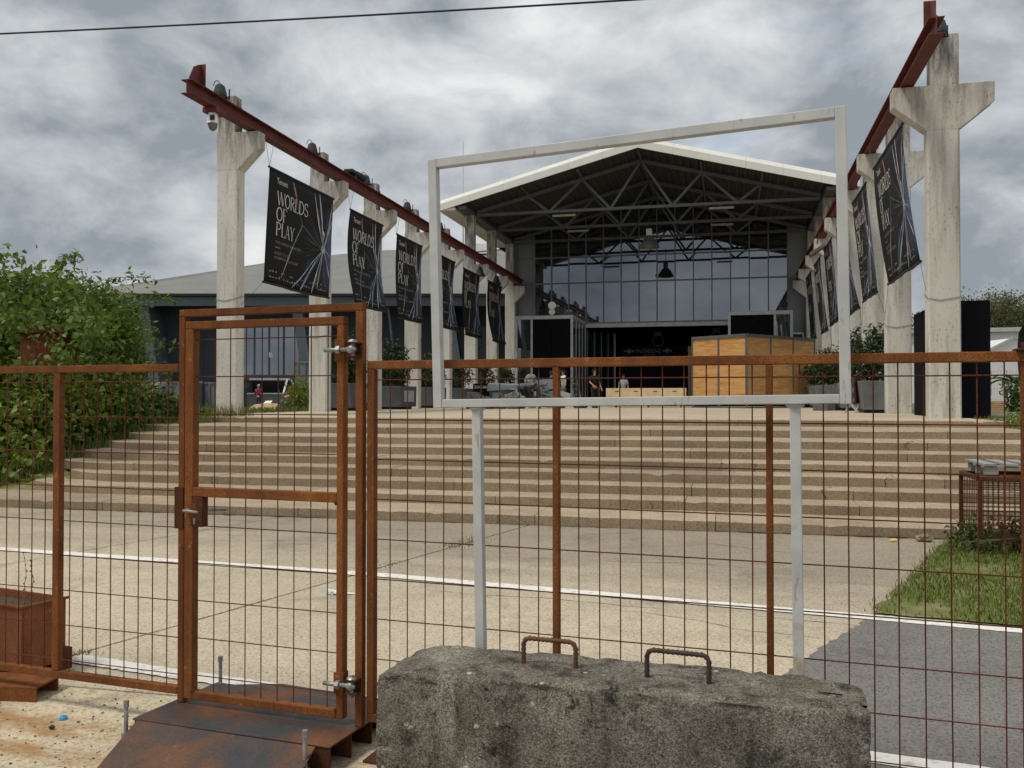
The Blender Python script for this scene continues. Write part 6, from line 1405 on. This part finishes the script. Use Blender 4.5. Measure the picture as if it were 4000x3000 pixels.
def skip_pts(n):
    x = RNG.uniform(-36, -14.3, n); y = RNG.uniform(23, 50, n); z = np.array([terr(a, b) for a, b in zip(x, y)]) - .01; return np.stack([x, y, z], 1)
o = blades(15000, skip_pts, .22, 'meadow_grass', 'grass_long', (-22, 35, 1), .6, .02); tag(o, 'rough green grass between the left columns and the skips', 'grass')
def tuft(x, y, n, r, h, label, mat='grass_long', z=0.0):
    o = blades(n, lambda m: np.stack([x + RNG.normal(size=m) * r, y + RNG.normal(size=m) * r * .5, np.full(m, z)], 1), h, 'weed_tuft', mat, (x, y, z), .9, .003); tag(o, label, 'weeds', None, 'stuff')
def joint_tuft(y0, y1, n, r, h, label):
    def pts(m):
        y = RNG.uniform(y0, y1, m); return np.stack([joint_x(0, y) + RNG.normal(size=m) * r, y, np.full(m, -.01)], 1)
    o = blades(n, pts, h, 'joint_weeds', 'grass_long', (joint_x(0, y0), y0, 0), 1.2, .003); tag(o, label, 'weeds', None, 'stuff')
joint_tuft(9.6, 10.4, 170, .10, .06, 'grass tuft in the slab joint near the stairs'); joint_tuft(8.4, 8.8, 130, .10, .03, 'thin grass patch in the slab joint by the far painted line'); joint_tuft(5.9, 6.9, 260, .012, .014, 'low green growth in the slab joint behind the gate'); joint_tuft(5.05, 5.2, 90, .05, .035, 'small weed by the corner of the rusty planter')
k = MB(); p = F(2.62, 0, .05); 
pts = [p, p + Vector((.0, 0, .08)), p + Vector((.006, 0, .16)), p + Vector((.02, 0, .21))]; k.tube(pts, [.004, .0035, .003, .002], 5); 
for q, dx in ((1, -.03), (2, .04), (2, -.02), (3, .03)):
    b0 = pts[q]; k.add([b0, b0 + Vector((dx * .5, 0, .02)), b0 + Vector((dx, 0, .035)), b0 + Vector((dx * .5, .004, .008))], [(0, 1, 2, 3)])
tag(k.build('weed_sprout', 'grass_blade'), 'single green sprout by the right fence foot', 'weed')
# ------------------------------------------------------------------ left bushes
GB = 'overgrown bushes left of the stairs'
bushy('knotweed_bush', (-15.2, 15.2, .4), [((-16.0, 15.4, 2.3), (1.6, 1.5, 1.6)), ((-14.0, 15.0, 3.8), (.6, .6, .65)), ((-13.9, 15.2, 1.45), (.8, .7, .4)), ((-14.5, 17.0, 3.45), (1.2, 1.1, .85)), ((-16.6, 16.6, 3.3), (1.6, 1.6, 1.3))], 14000, .19, 'leaf_green', 'tall large-leaved bush at the left edge', 'bush', GB, 260, .24, .45, .62, None, True, 10, .5)
bushy('elder_bush', (-15.6, 19.4, 1.0), [((-15.9, 19.2, 3.1), (1.7, 1.8, 1.6)), ((-15.2, 19.0, 2.7), (1.2, 1.3, 1.5)), ((-15.2, 18.9, 3.7), (1.0, .9, .8)), ((-16.6, 18.9, 4.0), (1.1, 1.0, .8))], 19000, .145, 'leaf_elder', 'feathery elder bush behind the fence near the slate building', 'bush', GB, 330, .2, .5, .34, None, True, 11, .5)
bushy('yellow_bush', (-13.9, 16.4, .5), [((-13.95, 17.0, 1.75), (1.15, 1.5, .85)), ((-13.5, 15.6, 1.2), (.85, 1.2, .75)), ((-14.6, 16.0, 1.9), (1.2, 1.2, .8))], 9500, .145, 'leaf_yellow', 'yellow-green leafy bush spilling over the left step ends', 'bush', GB, 220, .18, .5, .55, .3, True, 12, .45)
bushy('bindweed_bush', (-13.7, 14.3, .1), [((-13.7, 14.3, .95), (1.15, 1.2, .8)), ((-13.0, 13.6, .45), (.8, .8, .4)), ((-14.8, 13.8, 1.2), (1.2, 1.2, .9)), ((-13.4, 12.9, .4), (1.1, .6, .4))], 7000, .165, 'leaf_yellow', 'low broad-leaved bush at the foot of the left bank', 'bush', GB, 190, .17, .5, .65, .05, True, 16, .45)
_fr = [((p_.x, p_.y, p_.z), r_) for p_, r_ in ((campt(255, 1400, 16.2), (.35, .3, .22)), (campt(150, 1440, 16.0), (.5, .3, .10)), (campt(60, 1255, 16.4), (.5, .3, .12)), (campt(310, 1300, 16.6), (.4, .3, .3)))]
bushy('vine_curtain', (-14.3, 14.6, .3), _fr, 750, .15, 'leaf_green', 'leafy vine hanging before the rusty sign box', 'vine', GB, 60, .15, .5, .6, None, False, 18, .2)
bushy('bank_creeper', (-14.0, 18.6, .8), [((-13.6, 18.0, 1.15), (.75, 1.3, .22)), ((-14.6, 20.2, 1.4), (.8, .8, .35)), ((-13.2, 16.8, .95), (.4, .8, .16))], 3800, .12, 'leaf_green', 'low green creeper over the grassy bank beside the upper steps', 'creeper', GB, 150, .13, .5, .6, .7, False, 19, .2)
bushy('ivy_bush', (-14.2, 18.6, .8), [((-14.4, 18.2, 1.55), (1.1, 1.3, .5)), ((-13.7, 19.7, 1.45), (.7, .9, .35))], 3600, .14, 'leaf_ivy', 'dark ivy undergrowth at the top of the left bank', 'bush', GB, 120, .16, .5, .6, .9, True, 13, .3)
bushy('bramble_bush', (-18.2, 17.2, .8), [((-17.9, 16.8, 2.4), (2.0, 2.0, 1.9)), ((-17.0, 14.4, 1.6), (1.6, 1.5, 1.4))], 5600, .22, 'leaf_green', 'dense green bramble behind the rusty sign', 'bush', GB, 170, .28, .5, .55, None, True, 14, .4)
bushy('reed_shrub', (-16.9, 33.5, 1.0), [((-16.8, 33.6, 1.75), (.65, .8, .7))], 1300, .28, 'leaf_yellow', 'bright green shrub on the grass left of the second column', 'shrub', None, 60, .18, .5, .22, 1.0, True, 15, .2)
# arching sprays at the outline of the elder
t = thing('elder_spray', (-15, 18.5, 3.4), 'arching leafy elder sprays reaching over the slate roof', 'branches', GB); rr = random.Random(77); rng = np.random.default_rng(9); tips = []
k = MB()
for (p, q) in (((-14.9, 18.3, 4.2), (-13.3, 18.6, 4.55)), ((-14.6, 18.6, 3.9), (-13.0, 19.1, 4.05)), ((-14.3, 18.6, 3.0), (-12.9, 18.9, 2.95)), ((-14.2, 18.6, 2.4), (-12.85, 18.9, 2.2)), ((-14.4, 18.4, 1.9), (-12.75, 18.7, 1.7)), ((-15.6, 18.2, 4.6), (-15.2, 18.4, 5.1))):
    p, q = Vector(p), Vector(q); m = p.lerp(q, .5) + FZ * .18; pts = [p.lerp(m, f / 4) for f in range(4)] + [m.lerp(q, f / 4) for f in range(5)]; k.tube(pts, [.012 - .001 * j for j in range(9)], 5); tips += [(pt.x + rr.uniform(-.05, .05), pt.y + rr.uniform(-.05, .05), pt.z + rr.uniform(-.06, .06)) for pt in pts for _ in range(9)]
k.build('branch', 'bark', t); tips = np.array(tips)
def spray(n): i = rng.integers(0, len(tips), n); P = tips[i] + rng.normal(size=(n, 3)) * .05; N = np.tile(np.array([0., -.3, 1.]), (n, 1)); return P, N
leaves(520, spray, .19, 'foliage', 'leaf_elder', t, .45, .36, .2, rng)
# rusty sign box swallowed by the leaves
t = thing('rusty_sign_box', campt(160, 1500, 17.0), 'dark rusty steel sign box with cut lettering half hidden in leaves', 'sign'); a = campt(75, 1300, 17.0); b = campt(245, 1300, 16.5); d = (b - a).normalized(); n_ = Vector((-d.y, d.x, 0)); w_ = (b - a).length
k = MB(); k.obox((a.x, a.y, 0), d, n_, FZ, (0, 0, 2.16), (w_, .3, 2.92)); k.build('box', 'rust_sign', t, bevel=.01)
k = MB(); k.obox((a.x, a.y, 0), d, n_, FZ, (-.2, -.08, 2.921), (w_ + .05, .4, 3.05)); k.build('cap', 'rust_dark', t, bevel=.01)
k = MB(); k.obox((a.x, a.y, 0), d, n_, FZ, (w_ * .55, .22, .1), (w_ * .55 + .05, .28, 2.1595)); k.build('leg', 'bark', t)
v, f = text_mesh('WINN', .14); k = MB(); k.add([Vector((a.x, a.y, 0)) + d * (.36 + q[0] * .8) - n_ * .004 + FZ * (2.30 + q[1]) for q in v], f); k.build('lettering', 'lettering_dark', t)
# ------------------------------------------------------------------ small things on the ground
k = MB(); vs = []; rr = random.Random(2); k.lump((-3.33, 7.18, .02), (.05, .03, .022), 3, .35, 8); k.v = [(x, y, max(z, .004)) for x, y, z in k.v]; k.add([(-3.33, 7.16, .006), (-3.18, 7.19, .012), (-3.10, 7.25, .006), (-3.2, 7.22, .02)], [(0, 1, 2, 3)]); tag(k.build('plastic_scrap', 'litter_white'), 'crumpled pale plastic scrap on the slab behind the gate', 'litter')
k = MB(); k.tube([(-3.42, 4.07, .002), (-3.42, 4.07, .012), (-3.42, 4.07, .022)], [.022, .020, .012], 14); tag(k.build('bottle_cap', 'blue_plastic'), 'bright blue bottle cap on the ground left of the ramp', 'bottle cap')
k = MB(); k.lump((-3.37, 3.93, .012), (.015, .012, .012), 2, .2, 3); tag(k.build('pebble', 'black_metal'), 'dark pebble below the blue bottle cap', 'pebble')
k = MB(); k.add([(1.84, 11.35, .012), (1.88, 11.32, .02), (1.93, 11.33, .035), (1.90, 11.38, .04), (1.85, 11.39, .02)], [(0, 1, 2, 3, 4)]); tag(k.build('fallen_leaf', 'yellow_leaf'), 'bright yellow leaf at the right foot of the stairs', 'leaf')
k = MB(); k.lump((2.25, 11.45, .035), (.09, .06, .05), 3, .3, 4); k.v = [(x, y, max(z, .004)) for x, y, z in k.v]; tag(k.build('stone_lump', 'steps'), 'pale broken stone lump beside the yellow leaf', 'stone')
rr = random.Random(21); k = MB()
for j in range(240):
    x, y = rr.uniform(-4.3, -2.6), rr.uniform(3.3, 4.6); s_ = rr.uniform(.003, .009); k.lump((x, y, s_ * .5), (s_, s_ * .8, s_ * .6), 1, .3, j)
tag(k.build('grit', 'rubble'), 'dark grit scattered on the ground left of the ramp', 'grit', None, 'stuff')
for nm, (x, y, w_, d_), lab in (('stain', (-3.55, 4.03, 1.35, .32), 'orange rust stain on the ground left of the steel ramp, upper patch'), ('stain', (-3.25, 3.72, 1.1, .22), 'orange rust stain on the ground left of the steel ramp, lower patch')):
    k = MB(); k.uv = [(0, 0), (1, 0), (1, 1), (0, 1)]; k.add([(x - w_ / 2, y - d_ / 2, .0042), (x + w_ / 2, y - d_ / 2 - .1, .0042), (x + w_ / 2, y + d_ / 2 - .1, .0042), (x - w_ / 2, y + d_ / 2, .0042)], [(0, 1, 2, 3)]); o = k.build('rust_stain', 'rust_stain'); o['kind'] = 'structure'
# ------------------------------------------------------------------ overhead cable
t = thing('overhead_cable', (-6, 12, 7.2), 'thin black overhead cable across the upper left sky', 'cable'); k = MB(); pts = []
for j in range(41):
    x = -26 + 40 * j / 40; pts.append((x, 12.0, 7.554 - .0506 * (x + 11.37) + .0007 * (x + 11.37) * (x + 1.268)))
k.tube(pts, .014, 6); k.build('strand', 'cable_black', t, True)
print('objects', len(bpy.data.objects), 'tris', sum(len(m.polygons) for m in bpy.data.meshes))
